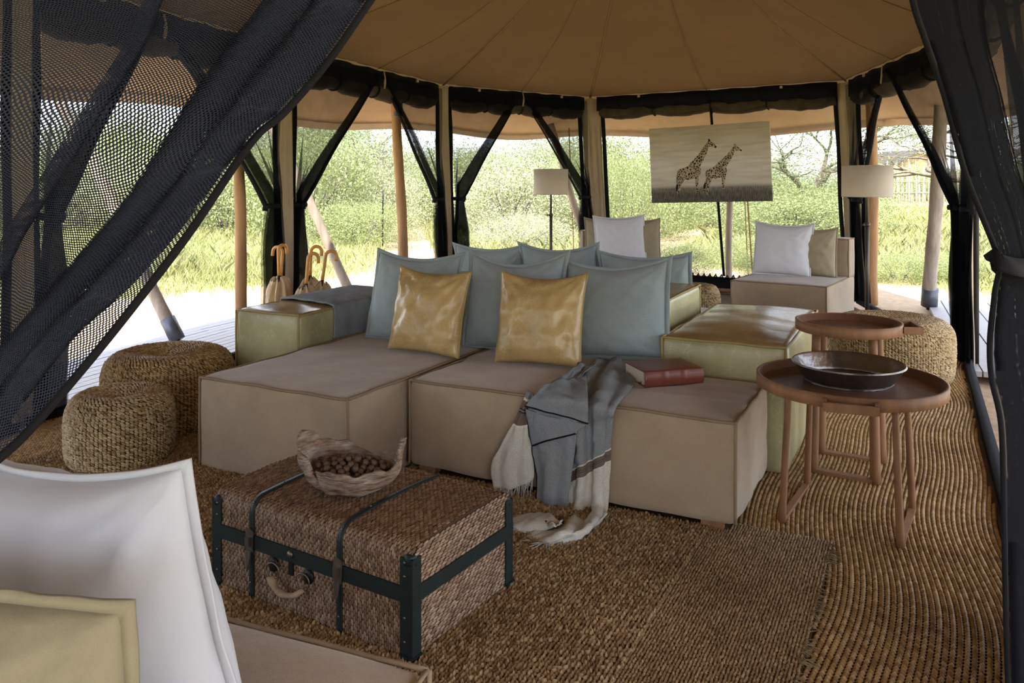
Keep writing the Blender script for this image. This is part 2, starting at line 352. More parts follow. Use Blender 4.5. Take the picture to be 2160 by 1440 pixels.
M = dict(
    canvas=mat_canvas('tent_canvas', '#7a5d3a', .03), fly=mat_canvas('fly_canvas', '#c6ab8a', .16),
    post=mat('post_canvas', '#b7a48a', .9, .08, 3, .25, 300, .1),
    seam=mat('seam_canvas', '#8d7049', .9, .1, 5, .2, 300, .1),
    webbing=mat('black_webbing', '#15151a', .85, .2, 8, .3, 400, .15),
    net=mat_net('black_netting', '#17181d', .42), sheer=mat_net('sheer_netting', '#2a2b30', .86),
    mesh=mat_mesh('shade_mesh', '#2a2e3b', .0034, .22), mesh_dark=mat_mesh('fine_shade_mesh', '#16181f', .0034, .32), top_leather=mat_leather('brown_top_leather', '#987c4e', '#bfa877', .24),
    roll=mat('rolled_canvas', '#4a4034', .9, .3, 6, .4, 40, .1),
    linen=mat('beige_linen', '#ab967d', .88, .13, 3.2, .3, 380, .15, fine=.16, fscale=520, sheen=.3, wr=.32, wscale=6),
    linen_pipe=mat('linen_seam', '#8f7b64', .9, .1, 8, .3, 300, .1),
    leather=mat_leather('olive_leather', '#aaa278', '#d6cba0', .3), leather_pipe=mat('leather_seam', '#a08d58', .5, .15, 9, .2, 200, .4),
    tan_leather=mat_leather('tan_leather', '#c0a26c', '#e0cda2', .3),
    blue=mat('blue_linen', '#a4b1b2', .9, .08, 5, .35, 480, .12, fine=.2, fscale=500, sheen=.2, wr=.4, wscale=8), blue_edge=mat('blue_hem', '#a2b1b8', .9, .1, 20, .4, 300, .1),
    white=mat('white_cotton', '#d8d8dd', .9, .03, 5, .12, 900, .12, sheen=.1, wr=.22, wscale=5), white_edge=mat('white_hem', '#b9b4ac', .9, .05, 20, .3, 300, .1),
    white_front=mat('darkened_white_cotton', '#bdbfc8', .9, .03, 5, .12, 900, .12, sheen=.1, wr=.22, wscale=5), khaki_front=mat('olive_khaki_cotton', '#938a73', .9, .06, 6, .15, 800, .12, fine=.12, fscale=900, sheen=.1, wr=.4, wscale=9),  # white_front: white cotton darkened in colour against the strong light at the opening
    khaki=mat('khaki_cotton', '#a69a80', .9, .06, 6, .15, 800, .12, fine=.12, fscale=900, sheen=.1, wr=.4, wscale=9), khaki_edge=mat('khaki_hem', '#9a8866', .9, .08, 20, .3, 300, .1),
    wood=mat('red_brown_wood', '#8a6344', .55, .25, 3, .25, 60, .35, stretch=(6, 6, 1)), tray=mat('tray_rust', '#684834', .5, .3, 7, .3, 90, .4),
    pan=mat('hammered_metal', '#8a8580', .30, .25, 12, .5, 45, .5, metal=.95),
    pole=mat('wooden_pole', '#a9835c', .7, .3, 2.5, .5, 18, .25, stretch=(5, 5, .7)), pole_grey=mat('weathered_pole', '#a29384', .8, .3, 3, .5, 18, .2, stretch=(5, 5, .7)),
    collar=mat('steel_collar', '#5e6067', .45, .15, 8, .1, 80, .5, metal=.6),
    dark_metal=mat('dark_metal', '#2e2c2b', .5, .2, 10, .15, 100, .5, metal=.7), bronze=mat('lamp_bronze', '#5a534b', .45, .2, 10, .1, 100, .5, metal=.7),
    shade=mat_canvas('lamp_linen', '#ebe2d4', .4, .3), book=mat_leather('red_leather', '#6f3a2e', '#94584a', .36), pages=mat('book_pages', '#cfc3ad', .9, .06, 3, .6, 300, .1, stretch=(1, 1, 60)),
    band=mat('green_metal_band', '#1f2b2a', .5, .25, 9, .2, 60, .45, metal=.25), latch=mat('old_brass', '#7a7166', .4, .2, 15, .1, 80, .5, metal=.85), grip=mat('worn_leather', '#a08a70', .7, .25, 30, .4, 90, .3),
    trunk=mat('trunk_core', '#4a3524', .8, .2, 5, .2, 100, .2), cane=mat_strand('trunk_cane', ['#6b513b', '#8d7056', '#a98e75', '#785c45'], .38, .5),
    pouf_core=mat('pouf_core', '#4f3d28', .9, .2, 5, .2, 100, .1), grass_rope=mat_strand('grass_rope', ['#8f7650', '#bfa67c', '#d3bd94', '#a78a5c'], .62, .3), rope_gold=mat_strand('grass_rope_gold', ['#84663c', '#b0905c', '#c6a878', '#95744a'], .62, .3),
    rug_core=mat('rug_core', '#54402a', .95, .2, 5, .2, 100, .1), rug_b=mat_strand('rug_gold', ['#95744a', '#b99763', '#cfae7a', '#a68450'], .6, .3), rug_a=mat_strand('rug_brown', ['#866b4d', '#ac916c', '#ccb68f', '#967a58'], .68, .25), rug_a2=mat_strand('rug_border', ['#8b7253', '#a88d69', '#c0a780', '#957a57'], .68, .25), fringe=mat_strand('rug_fringe', ['#7a684d', '#a08d6d', '#8c7858'], .8, .2),
    floor=mat('floor_boards', '#7b6247', .7, .2, 4, .3, 40, .3), deck=mat('deck_boards', '#a79f9a', .55, .18, 2.5, .3, 30, .4, stretch=(1, 12, 1)),
    driftwood=mat('driftwood', '#b5a79b', .9, .35, 9, .9, 22, .15, col2='#8a664c', stretch=(1, 1, 4), fine=.45, fscale=30, wr=.9, wscale=14), nut=mat('nut_shell', '#5c4434', .6, .3, 40, .3, 120, .35),
    cane_handle=mat('bamboo_handle', '#c98d42', .35, .2, 15, .1, 60, .5), umbrella=mat('umbrella_cloth', '#c9b08d', .7, .15, 8, .2, 200, .3), black=mat('black_plastic', '#141414', .5, .2, 8, .1, 50, .4),
    grey_throw=mat('grey_throw', '#92979b', .95, .12, 12, .5, 350, .1, fine=.35, fscale=350),
)

# ------------------------------------------------------------------ the place: ground, deck, tent
TP = np.array([(-2.8, 4.6), (-2.0, 7.1), (-.85, 9.92), (1.1, 11.33), (3.93, 9.49), (3.56, 6.3), (1.47, 2.17), (-1.2, .08), (-2.9, 1.9)])
EAVE = 2.6; APEX = np.array([1.0, 6.6, 3.95])
BASE_SHIFT = {2: .06, 3: .13, 4: .13}          # these posts lean a little
GZ = -.12
CEN = np.array([.9, 6.0])
def sand(x, y, s=.5):
    q = np.sqrt((x-CEN[0])**2 + ((y-CEN[1])/1.25)**2)
    return q + s*wob(np.stack([x, y, 0*x], 1), .25, 3)
TRAIL1 = np.array([[1.6, 14.5], [3.2, 18], [5.6, 24], [9.5, 34], [12, 46]])
TRAIL2 = np.array([[-1.7, 13.5], [-2.2, 17], [-3.2, 24], [-4.6, 34], [-8, 44]])
def near_trail(x, y):
    d = np.full(len(x), 99.)
    for tr in (TRAIL1, TRAIL2):
        q = crs(tr, 60)
        for a in q: d = np.minimum(d, np.hypot(x-a[0], y-a[1]))
    return d

def build_ground():
    m, n, p, o = new_mat('bush_ground')
    t = N_(n, 'ShaderNodeTexCoord'); sp = N_(n, 'ShaderNodeSeparateXYZ'); n.links.new(t.outputs['Object'], sp.inputs[0])
    at = N_(n, 'ShaderNodeAttribute'); at.attribute_name = 'rnd'
    nz = N_(n, 'ShaderNodeTexNoise', Scale=1.4, Detail=6.0); n.links.new(t.outputs['Object'], nz.inputs['Vector'])
    ad = N_(n, 'ShaderNodeMath', operation='MULTIPLY_ADD'); ad.inputs[1].default_value = .5; n.links.new(nz.outputs[0], ad.inputs[0]); n.links.new(at.outputs['Fac'], ad.inputs[2])
    r = N_(n, 'ShaderNodeValToRGB'); e = r.color_ramp.elements
    e[0].position = .62; e[0].color = (*lin('#bca284'), 1); e[1].position = .8; e[1].color = (*lin('#a5a470'), 1)
    n.links.new(ad.outputs[0], r.inputs[0])
    f = N_(n, 'ShaderNodeTexNoise', Scale=14.0, Detail=6.0); n.links.new(t.outputs['Object'], f.inputs['Vector'])
    rr = N_(n, 'ShaderNodeValToRGB'); rr.color_ramp.elements[0].position = .3; rr.color_ramp.elements[0].color = (.72, .68, .62, 1); rr.color_ramp.elements[1].position = .7
    n.links.new(f.outputs[0], rr.inputs[0])
    mm = N_(n, 'ShaderNodeMixRGB', blend_type='MULTIPLY'); mm.inputs[0].default_value = .7; n.links.new(r.outputs[0], mm.inputs[1]); n.links.new(rr.outputs[0], mm.inputs[2])
    n.links.new(mm.outputs[0], p.inputs['Base Color']); p.inputs['Roughness'].default_value = .95; p.inputs['Specular IOR Level'].default_value = .1
    bn = N_(n, 'ShaderNodeBump', Strength=.5, Distance=.03); n.links.new(f.outputs[0], bn.inputs['Height']); n.links.new(bn.outputs[0], p.inputs['Normal'])
    gx = np.concatenate([[-260, -150, -90, -60], np.linspace(-40, 46, 120), [60, 90, 150, 260]])
    gy = np.concatenate([[-150, -60, -30], np.linspace(-12, 62, 110), [80, 120, 180, 320]])
    X, Y = np.meshgrid(gx, gy, indexing='xy'); x, y = X.ravel(), Y.ravel()
    z = GZ + .03*wob(np.stack([x, y, 0*x], 1), .12, 8)*np.clip((np.hypot(x-1, y-6)-7)/6, 0, 1)
    a = np.clip((sand(x, y)-6.4)/1.2, 0, 1); a = np.minimum(a, np.clip((near_trail(x, y)-.35)/.7, 0, 1)+.0)
    g = mk('ground', np.stack([x, y, z], 1), grid_faces(len(gy), len(gx)), m, rnd=a)
    tag(g, kind='structure')
build_ground()

# interior floor under the mats
c = TP.mean(0); poly = np.array([(*(c+(p-c)*1.0), -.012) for p in TP])
Vf = np.vstack([poly, poly-[0, 0, .1]]); k = len(poly)
Ff = [tuple(range(k)), tuple(range(2*k-1, k-1, -1))] + [(i, i+k, (i+1) % k+k, (i+1) % k) for i in range(k)]
tag(mk('floor', Vf, [f[::-1] for f in Ff], M['floor'], smooth=False), kind='structure')

# outdoor deck: every board a piece of its own
def deck(name, origin, ang, n, width, gap, length, start=0, z=-.02, thick=.04):
    root = bpy.data.objects.new(name, None); COL.objects.link(root); root.location = (origin[0], origin[1], 0); root.rotation_euler = (0, 0, ang)
    tag(root, kind='structure')
    base = None
    for i in range(n):
        if base is None:
            V, F = box((0, 0, 0), (width, length, thick)); base = mk('plank', V, F, M['deck'], root, False); o = base
        else: o = base.copy(); COL.objects.link(o); o.parent = root
        o.location = (-(i+.5)*(width+gap), length/2+start+.02*math.sin(i*7.3), z-thick/2+.0015*math.sin(i*3.1))
    return root
d01 = TP[1]-TP[0]; a01 = math.atan2(-d01[0], d01[1])
deck('deck', TP[0]-np.array([.012, 0]), a01, 13, .088, .009, 5.6, -2.6)
d12 = TP[2]-TP[1]; a12 = math.atan2(-d12[0], d12[1])
deck('deck', TP[1]+np.array([-.05, .35]), a12, 13, .088, .009, 4.2, -1.2, z=-.032)
deck('deck', (5.75, 5.05), math.radians(-24), 16, .15, .012, 4.1, 0)

# ceiling: canvas cone over the posts, seams on it
def build_ceiling():
    ring = []; per = 14
    n = len(TP)
    for i in range(n):
        a, b = TP[i], TP[(i+1) % n]
        for k_ in range(per): ring.append(a+(b-a)*k_/per)
    ring = np.array(ring); R = 22; V = []
    for j in range(R+1):
        f = j/R
        xy = ring*(1-f)+APEX[:2]*f
        sag = -.16*math.sin(PI*f)
        z = EAVE*(1-f)+APEX[2]*f + sag
        V.append(np.column_stack([xy, np.full(len(xy), z)]))
    m = len(ring); V = np.array(V)
    ii = np.arange(m); fold = np.cos(ii/per*2*PI)                # tight along the posts, slack between
    for j in range(R+1):
        f = j/R; V[j, :, 2] += .035*math.sin(PI*min(1, f*1.3))*fold + .02*wob(V[j]*[1, 1, .3], .9, 4)*math.sin(PI*f) + .020*np.sin(ii*2.4+1.3*np.sin(ii*.7))*(1-f)*math.sin(PI*min(f*2, 1))
    V = V.reshape(-1, 3); F = [(j*m+i, j*m+(i+1) % m, (j+1)*m+(i+1) % m, (j+1)*m+i) for j in range(R) for i in range(m)]
    c_ = mk('ceiling', V, F, M['canvas']); tag(c_, kind='structure')
    G = V.reshape(R+1, m, 3)
    for i in range(m):
        if i % 7 == 0:
            P = G[:, i]-[0, 0, .006]
            Vt, Ft = tube(P, .010 if i % per == 0 else .004, 6, flat=(1.6, .5) if i % per == 0 else (1.3, .6)); mk('seam', Vt, Ft, M['seam'], c_)
build_ceiling()

# outer fly, held clear of the walls by poles
def build_fly():
    idx = [6, 7, 8, 0, 1, 2, 3, 4, 5, 6]; pts = TP[idx]; cc = np.array([.6, 5.8])
    inner, outer = [], []
    for k_, p in enumerate(pts):
        d = (p-cc)/np.linalg.norm(p-cc)
        inner.append([*(p-d*.04), EAVE+.016]); outer.append([*(p+d*(3.6 if k_ in (0, 1, 9) else 1.4)), 2.2])  # unseen entrance side stretched far out to block light from behind the camera
    a, b = lerp_res(np.array(inner), 109), lerp_res(np.array(outer), 109)
    t = np.arange(109)/12.0
    b[:, 2] += .05*np.cos(t*2*PI)-.03
    rows = []
    for f in np.linspace(0, 1, 12):
        r = a*(1-f)+b*f; r[:, 2] += -.05*math.sin(PI*f)+.015*np.sin(t*2*PI*3.3)*math.sin(PI*f); rows.append(r)
    rows.append(b-[0, 0, .09])
    V = np.array(rows); o = mk('awning', V.reshape(-1, 3), grid_faces(*V.shape[:2]), M['fly'])
    tag(o, 'wide tan canvas fly sloping outward around the tent, unseen entrance side added to block light', 'awning')
    sm = o.modifiers.new('thick', 'SOLIDIFY'); sm.thickness = .004
    return b
FLYEDGE = build_fly()

# walls: posts, eave band, rolled canvas, nets
def post_at(i):
    b = TP[i]; p0 = TP[i-1]; p1 = TP[(i+1) % len(TP)]
    d = (p1-b)/np.linalg.norm(p1-b) - (p0-b)/np.linalg.norm(p0-b); d /= np.linalg.norm(d)
    return d
for j, i in enumerate([0, 1, 2, 3, 4, 5, 6, 8]):
    d = post_at(i); b = TP[i]; nrm = np.array([-d[1], d[0]]); sh = BASE_SHIFT.get(i, 0)
    w = {1: .2, 2: .165, 3: .26, 4: .26}.get(i, .15)
    root = bpy.data.objects.new('trim_%d' % (j+1), None); COL.objects.link(root); root.location = (b[0], b[1], 0); tag(root, kind='structure')
    zz = np.linspace(-.01, EAVE+.01, 18); xx = np.linspace(-1, 1, 9); V = []
    for z in zz:
        f = 1-z/EAVE
        for x in xx:
            off = .014*math.cos(x*9+z*1.1)+.01*math.sin(z*3+x*2)*f
            flare = 1+.22*math.exp(-((z-EAVE)/.25)**2)
            q = d*(x*w/2*flare+0)+nrm*(off+.02*(1-x*x)) + np.array([sh*f, 0]); V.append([q[0], q[1], z])
    o = mk('canvas_strip', V, grid_faces(18, 9), M['post'], root); sm = o.modifiers.new('t', 'SOLIDIFY'); sm.thickness = .02; sm.offset = 0
    V, F = tube([[*(d*.0+nrm*.06+np.array([sh*(1-z/EAVE), 0])), z] for z in np.linspace(-.01, EAVE-.02, 8)], .022, 8); mk('steel_tube', V, F, M['dark_metal'], root)
    for s_ in (-1, 1):
        ww = .055
        V = []
        for z in zz:
            f = 1-z/EAVE; q = d*(s_*(w/2+ww/2+.006)) + np.array([sh*f, 0]) + nrm*.008*math.sin(z*5+s_)
            for x in (-ww/2, ww/2): V.append([*(q+d*x), z])
        o = mk('webbing', V, grid_faces(18, 2), M['webbing'], root); sm = o.modifiers.new('t', 'SOLIDIFY'); sm.thickness = .012; sm.offset = 0
    V, F = box((*(d*(w/2-.02)+nrm*.03), EAVE-.09), (.035, .02, .16), rotz(math.atan2(d[1], d[0]))); mk('hanging_tab', V, F, M['post'], root, False)

def shifted(i, f):                            # post foot offset at height fraction f (1 = floor)
    return np.array([BASE_SHIFT.get(i % len(TP), 0)*f, 0])
def net_panel(name, label, A, B, ia, ib, side, apex, tie_z, tie_in, mat_, group=None, bundle=.16, layers=5):
    """one half of a parted net: hung from A..B, swept to one post and tied"""
    e = (B-A)/np.linalg.norm(B-A); Lw = np.linalg.norm(B-A); nrm = np.array([-e[1], e[0]])
    mid = apex*Lw
    if side > 0: org, sg, reach, pi = B, -1, Lw-mid, ib
    else: org, sg, reach, pi = A, 1, mid, ia
    i0 = .10
    nflat, nf = 14, 12*layers//2
    V, UV = [], []
    zs = np.concatenate([np.linspace(EAVE-.06, tie_z, 26), np.linspace(tie_z-.04, .02, 16)])
    ztop = zs[0]
    for z in zs:
        if z >= tie_z:
            f = (ztop-z)/(ztop-tie_z)
            inner = reach*(1-f)+(tie_in+.07)*f
            inner += .05*reach*math.sin(PI*f)*-.35
            outer = i0+(tie_in-.06-i0)*f**2.2
            bw = .05+.05*f
        else:
            f2 = (tie_z-z)/tie_z
            inner = tie_in+.07+bundle*.55*min(1, f2*3)*(1-.35*f2); outer = tie_in-.06-.05*min(1, f2*3); bw = (inner-outer)*.8
            f = 1.0
        bw = min(bw*2.2, (inner-outer)*.85)
        sh = shifted(pi, 1-z/EAVE)
        row = []
        for k_ in range(nflat):
            q = k_/(nflat-1); row.append((outer+(inner-bw-outer)*q, .012*math.sin(q*17+z*2)+.03*f*math.sin(q*26+1)))
        for k_ in range(1, nf+1):
            q = k_/nf; ph = q*layers; tri = abs((ph % 2)-1); tri = 1-tri    # 0..1..0 zigzag
            row.append((inner-bw+bw*tri*(.8+.2*q), .01+.03*q+.006*math.sin(z*9+k_)))
        for x, y in row:
            p = org + e*sg*x + nrm*(-.03+y) + sh
            V.append([p[0], p[1], z])
    V = np.array(V); nc = nflat+nf
    t = thing(name, label, 'net curtain', (org[0], org[1], 0), group=group)
    V -= np.array([org[0], org[1], 0])
    mk('netting', V, grid_faces(len(zs), nc), mat_, t)
    # hem along the free edge
    G = V.reshape(len(zs), nc, 3); top = G[:27, nc-1]
    Vt, Ft = tube(top, np.linspace(.008, .016, len(top)), 6, flat=(1.8, .7)); mk('hem', Vt, Ft, M['webbing'], t)
    # tie
    cx = G[26]; a_ = cx[:, :2]; c0 = a_.mean(0); ex = np.array([*e, 0]); nx = np.array([*nrm, 0])
    ring = [np.array([*c0, tie_z])+ex*.085*math.cos(q)+nx*.045*math.sin(q) for q in np.linspace(0, 2*PI, 17)[:-1]]
    Vt, Ft = tube(ring, .016, 6, closed=True, flat=(.6, 1.5)); mk('tie_band', Vt, Ft, M['webbing'], t)
    g = np.array([*c0, tie_z]); pst = np.array([*(e*sg*.09), tie_z+.03])
    Vt, Ft = tube([g-ex*sg*.07, (g+pst)/2+[0, 0, -.01], pst], .013, 6); mk('tie_tail', Vt, Ft, M['webbing'], t)
    Vt, Ft = tube([pst+[0, 0, -.05], pst, pst+ex*.03+[0, 0, .03], pst-ex*.03+[0, 0, .02], pst+[0, 0, -.06]-ex*.02], .004, 5); mk('knot', Vt, Ft, M['white_edge'], t)
    return t

def bay(i, nm, apex=.5, tie=1.15, nets=True, mat_='net', skirt=True, roll=True):
    ia, ib = i % len(TP), (i+1) % len(TP); A, B = TP[ia], TP[ib]; e = (B-A)/np.linalg.norm(B-A); Lw = np.linalg.norm(B-A); nrm = np.array([-e[1], e[0]])
    # eave band
    n = 24; V = []
    for k_ in range(n):
        x = .1+(Lw-.2)*k_/(n-1); p = A+e*x
        for z in (EAVE-.002, EAVE-.2+.012*math.sin(k_*.9)): V.append([*(p+nrm*(.0+.01*math.sin(k_*1.7))), z])
    t = thing('eave_band', 'black webbing band under the eave of %s' % nm, 'tent band', (A[0], A[1], 0)); o = mk('band', np.array(V)-[A[0], A[1], 0], grid_faces(n, 2), M['webbing'], t)
    sm = o.modifiers.new('t', 'SOLIDIFY'); sm.thickness = .014
    for fr in (.22, .78):
        V, F = box((*(e*(Lw*fr)-nrm*.012), EAVE-.03), (.03, .02, .03), rotz(math.atan2(e[1], e[0]))); mk('clip', V, F, M['post'], t, False)
    if roll:
        P, R = [], []
        for k_ in range(40):
            x = .13+(Lw-.26)*k_/39; q = 4*k_/39
            P.append([*(e*x+nrm*.075), EAVE-.2-.035*abs(math.sin(q*PI))]); R.append(.07+.022*abs(math.sin(q*PI))**.6+.004*math.sin(k_*2.1))
        t = thing('canvas_roll', 'rolled up canvas wall tied under the eave of %s' % nm, 'canvas blind', (A[0], A[1], 0), group='rolled canvas walls')
        V, F = tube(P, R, 12); V += np.array([[0, 0, 1]])*(.008*wob(V, 4, i))[:, None]; mk('canvas', V, F, M['roll'], t)
        for q in (1, 2, 3):
            k_ = int(round(q*39/4)); c_ = np.array(P[k_]); r_ = R[k_]+.006
            ring = [c_+np.array([*(nrm*r_*math.cos(a)), r_*math.sin(a)]) for a in np.linspace(0, 2*PI, 15)[:-1]]
            V, F = tube(ring, .01, 6, closed=True, flat=(.5, 2.2)); mk('strap', V, F, M['webbing'], t)
    if skirt:
        n = 22; V = []
        for k_ in range(n):
            x = .05+(Lw-.1)*k_/(n-1); f = k_/(n-1); p = A+e*x + shifted(ia, 1)*(1-f)+shifted(ib, 1)*f
            for z in (-.01, .045): V.append([*p, z])
        o = mk('sill_strip', V, grid_faces(n, 2), M['webbing']); sm = o.modifiers.new('t', 'SOLIDIFY'); sm.thickness = .05; sm.offset = 0
        tag(o, 'low black canvas sill along the floor of %s' % nm, 'tent sill')
    if nets:
        ends = ('the entrance side', 'the picture side'); ends = ends if i < 4 else ends[::-1]
        for s_, wd in ((-1, ends[0]), (1, ends[1])):
            net_panel('net_curtain', 'black net curtain tied at %s of %s' % (wd, nm), A, B, ia, ib, s_, apex, tie, .2, M[mat_])
        # the loop at the parting
        am = A+e*Lw*apex; P = [[*(nrm*-.03), EAVE-.02], [*(e*.012-nrm*.04), EAVE-.12], [*(-e*.008-nrm*.04), EAVE-.2], [*(e*.01-nrm*.03), EAVE-.1]]
        V, F = tube(crs(P, 14), .008, 6); o = mk('hanging_cord', V, F, M['post']); o.location = (am[0], am[1], 0)
        tag(o, 'pale cord loop where the nets of %s part' % nm, 'cord')
bay(0, 'the bay by the woven stools', .42, 1.2)
bay(1, 'the bay by the umbrellas', .53, 1.2)
bay(2, 'the bay behind the blue cushions', .5, 1.2)
bay(3, 'the bay with the giraffe picture', nets=False)
bay(4, 'the bay facing the stick fence', .42, 1.2)
bay(5, 'the bay behind the big round pouf', .5, 1.2)
bay(6, 'the entrance bay', nets=False, roll=False, skirt=False)
bay(7, 'the bay behind the front armchair', nets=False, roll=False)
bay(8, 'the bay left of the front armchair', nets=False, roll=False)

# the two unseen bays behind the front armchair: closed nets added to cut light
for w_, i in ((2, 7), (3, 8)):
    A, B = TP[i], TP[(i+1) % len(TP)]; V = []
    for z in np.linspace(.04, EAVE-.1, 16):
        for k_ in range(40):
            p = A+(B-A)*(.03+.94*k_/39); V.append([p[0]+.015*math.sin(k_*1.3), p[1]+.015*math.cos(k_*.9), z])
    tag(mk('window_%d' % w_, V, grid_faces(16, 40), M['net']), kind='structure')
# bay 3: closed sheer net, centre strap, laced sill
A, B = TP[3], TP[4]; e3 = (B-A)/np.linalg.norm(B-A); L3 = np.linalg.norm(B-A); n3 = np.array([-e3[1], e3[0]])
V = []
for z in np.linspace(.2, EAVE-.1, 20):
    for k_ in range(40):
        x = .12+(L3-.24)*k_/39; p = A+e3*x+n3*.02*math.sin(k_*1.1)*.6+shifted(3, 1-z/EAVE); V.append([*p, z])
o = mk('window_1', V, grid_faces(20, 40), M['sheer']); tag(o, kind='structure')
st, sb = PD(1496, 190, 10.42), PD(1527, 582, 10.42)
P = np.array([st*(1-f)+sb*f for f in np.linspace(0, 1, 20)])
o = mk('centre_strap', *tube(P, .028, 8, flat=(1.2, .6)), M['webbing']); tag(o, 'black vertical strap down the middle of the window behind the giraffe picture', 'strap')
t = thing('laced_sill', 'low black sill with looped rope lacing under the giraffe picture', 'tent sill', (A[0], A[1], 0))
V, F = box((*(e3*L3/2+n3*.02), .09), (L3-.1, .04, .2), rotz(math.atan2(e3[1], e3[0]))); mk('board', V, F, M['webbing'], t, False)
q = np.linspace(0, 1, 420); P = np.stack([e3[0]*L3*(q*.94+.03)+n3[0]*.035*np.cos(q*260), e3[1]*L3*(q*.94+.03)+n3[1]*.035*np.cos(q*260), .205+.022*np.sin(q*260)], 1)
mk('lacing', *tube(P, .009, 5), M['dark_metal'], t)
V, F = tube([[*(e3*x-n3*.06), .03] for x in np.linspace(.1, L3-.1, 6)], .03, 8); mk('log_edge', V, F, M['wood'], t)

# ------------------------------------------------------------------ poles, struts and ropes outside
def pole(label, p0, p1, r, m, foot=None, top=None, group=None, taper=.9):
    p0, p1 = np.array(p0, float), np.array(p1, float); t = thing('tent_pole', label, 'pole', p0, group=group)
    f = np.linspace(0, 1, 16)[:, None]; P = (p1-p0)*f; P[:, 0] += .012*np.sin(f[:, 0]*7+p0[0]); P[:, 1] += .01*np.sin(f[:, 0]*5)
    mk('shaft', *tube(P, np.linspace(r, r*taper, 16)*(1+.04*np.sin(np.arange(16)*1.9)), 12), m, t)
    d = (p1-p0)/np.linalg.norm(p1-p0)
    if foot:
        mk('foot_collar', *tube([d*-.01, d*foot], r*1.18, 14), M['collar'], t); mk('pin', *tube([d*-.06, d*.01], r*.4, 8), M['dark_metal'], t)
    if top:
        L = p1-p0; mk('top_collar', *tube([L-d*top, L+d*.02], r*1.12, 14), M['collar'], t)
    return t
pole('upright honey wooden pole on the deck outside the bay by the woven stools', PZ(514, 742, -.02), PD(493, 120, 6.8), .05, M['pole'], .16)
pole('upright honey wooden pole outside the bay by the umbrellas', [*PD(853, 640, 9.3)[:2], GZ], PD(836, 190, 9.3), .06, M['pole'], None, .3)
pole('upright grey pole behind the giraffe picture', [*PD(1538, 560, 11.6)[:2], GZ], PD(1541, 232, 11.6), .048, M['pole_grey'], None, .16)
pole('slanted grey strut with steel foot on the deck behind the woven stools', PZ(374, 722, 0.01)+[0, 0, .03], PD(118, 190, 7.3), .055, M['pole_grey'], .2)
pole('slanted grey strut behind the umbrellas', [*PD(742, 640, 10.1)[:2], 0], PD(560, 232, 9.9), .06, M['pole_grey'])
pole('slanted grey strut outside the bay behind the blue cushions', [*PD(1262, 560, 12.4)[:2], GZ+.02], PD(1160, 262, 11.9), .055, M['pole_grey'])
pole('thick grey strut with steel foot outside the bay facing the stick fence', PZ(1960, 642, .0), PD(1990, 170, 8.6), .075, M['pole_grey'], .2)
pole('honey upright pole just behind the lamp by the big pouf', [*PD(1842, 640, 9.9)[:2], -.1], PD(1838, 170, 9.6), .065, M['pole'], None, .3)
def rope(label, p0, p1, r=.006, name='guy_rope'):
    p0, p1 = np.array(p0, float), np.array(p1, float); P = [p0*(1-f)+p1*f for f in np.linspace(0, 1, 6)]
    return tag(mk(name, *tube(P, r, 5), M['seam']), label, 'rope')
rope('taut rust coloured guy rope right of the grey pole below the picture', [*PD(1588, 540, 12.5)[:2], GZ], PD(1565, 240, 11.6), .012)
rope('second thin guy rope beside the grey pole below the picture', [*PD(1578, 540, 13.2)[:2], GZ], PD(1563, 240, 11.6), .008)
o = rope('thin dark marker stake in the grass left of the honey pole', [*PD(807, 510, 18)[:2], GZ], PD(808, 402, 18), .018, 'marker_stake'); o.data.materials[0] = M['dark_metal']; o['category'] = 'stake'
rope('thin guy rope outside the bay behind the blue cushions', [*PD(1212, 520, 13.5)[:2], GZ], PD(1200, 270, 12), .008)

# ------------------------------------------------------------------ near curtains of the entrance
def wallray(px, py, off=0.0):                  # entrance line d = 1.02 + .78 x
    r = ray(px, py); k = (1.02+off)/(1-.78*r[0]); return np.array([0, 0, CAMH])+r*k
def rail(pts, n=60):
    return crs(np.array(pts, float), n)
def big_curtain(name, label, rails, offs, parent_at, nsub=4, tie=None, col='mesh'):
    n = 90; R = [rail(r, n) for r in rails]
    cols, uvs = [], []
    u = 0.0; prev = None
    for k_ in range(len(R)):
        W3 = np.array([wallray(x, y, offs[k_]+.006*math.sin(i*.23+k_)) for i, (x, y) in enumerate(R[k_])])
        if prev is not None:
            for s_ in range(1, nsub+1):
                f = s_/nsub; g = f*f*(3-2*f)
                mid = prev*(1-f)+W3*f
                cols.append(mid); u += np.median(np.linalg.norm(W3-prev, axis=1))/nsub; uvs.append(u)
        else: cols.append(W3); uvs.append(u)
        prev = W3
    C = np.array(cols).transpose(1, 0, 2)      # rows, cols
    v = np.concatenate([[0], np.cumsum(np.linalg.norm(np.diff(C[:, C.shape[1]//2], axis=0), axis=1))])
    UV = np.stack([np.broadcast_to(np.array(uvs)[None], C.shape[:2]), np.broadcast_to(v[:, None], C.shape[:2])], -1).reshape(-1, 2)
    t = thing(name, label, 'curtain', (*parent_at, 0)); V = C.reshape(-1, 3)-np.array([*parent_at, 0])
    mk('mesh_cloth', V, grid_faces(*C.shape[:2]), M[col], t, uv=UV)
    return t, C-np.array([*parent_at, 0])
E = [(1010, -330), (900, -165), (783, 0), (690, 133), (600, 237), (548, 280), (500, 342), (400, 490), (300, 622), (200, 747), (80, 887), (0, 965), (-200, 1120), (-380, 1230)]
I4 = [(1000, -330), (890, -165), (770, 0), (678, 130), (586, 235), (535, 278), (486, 342), (377, 490), (268, 612), (158, 712), (50, 850), (-20, 940), (-210, 1110), (-385, 1225)]
I3 = [(760, -330), (655, -165), (548, 0), (470, 98), (392, 207), (325, 315), (259, 418), (163, 533), (95, 612), (30, 690), (-40, 770), (-90, 840), (-250, 1060), (-395, 1205)]
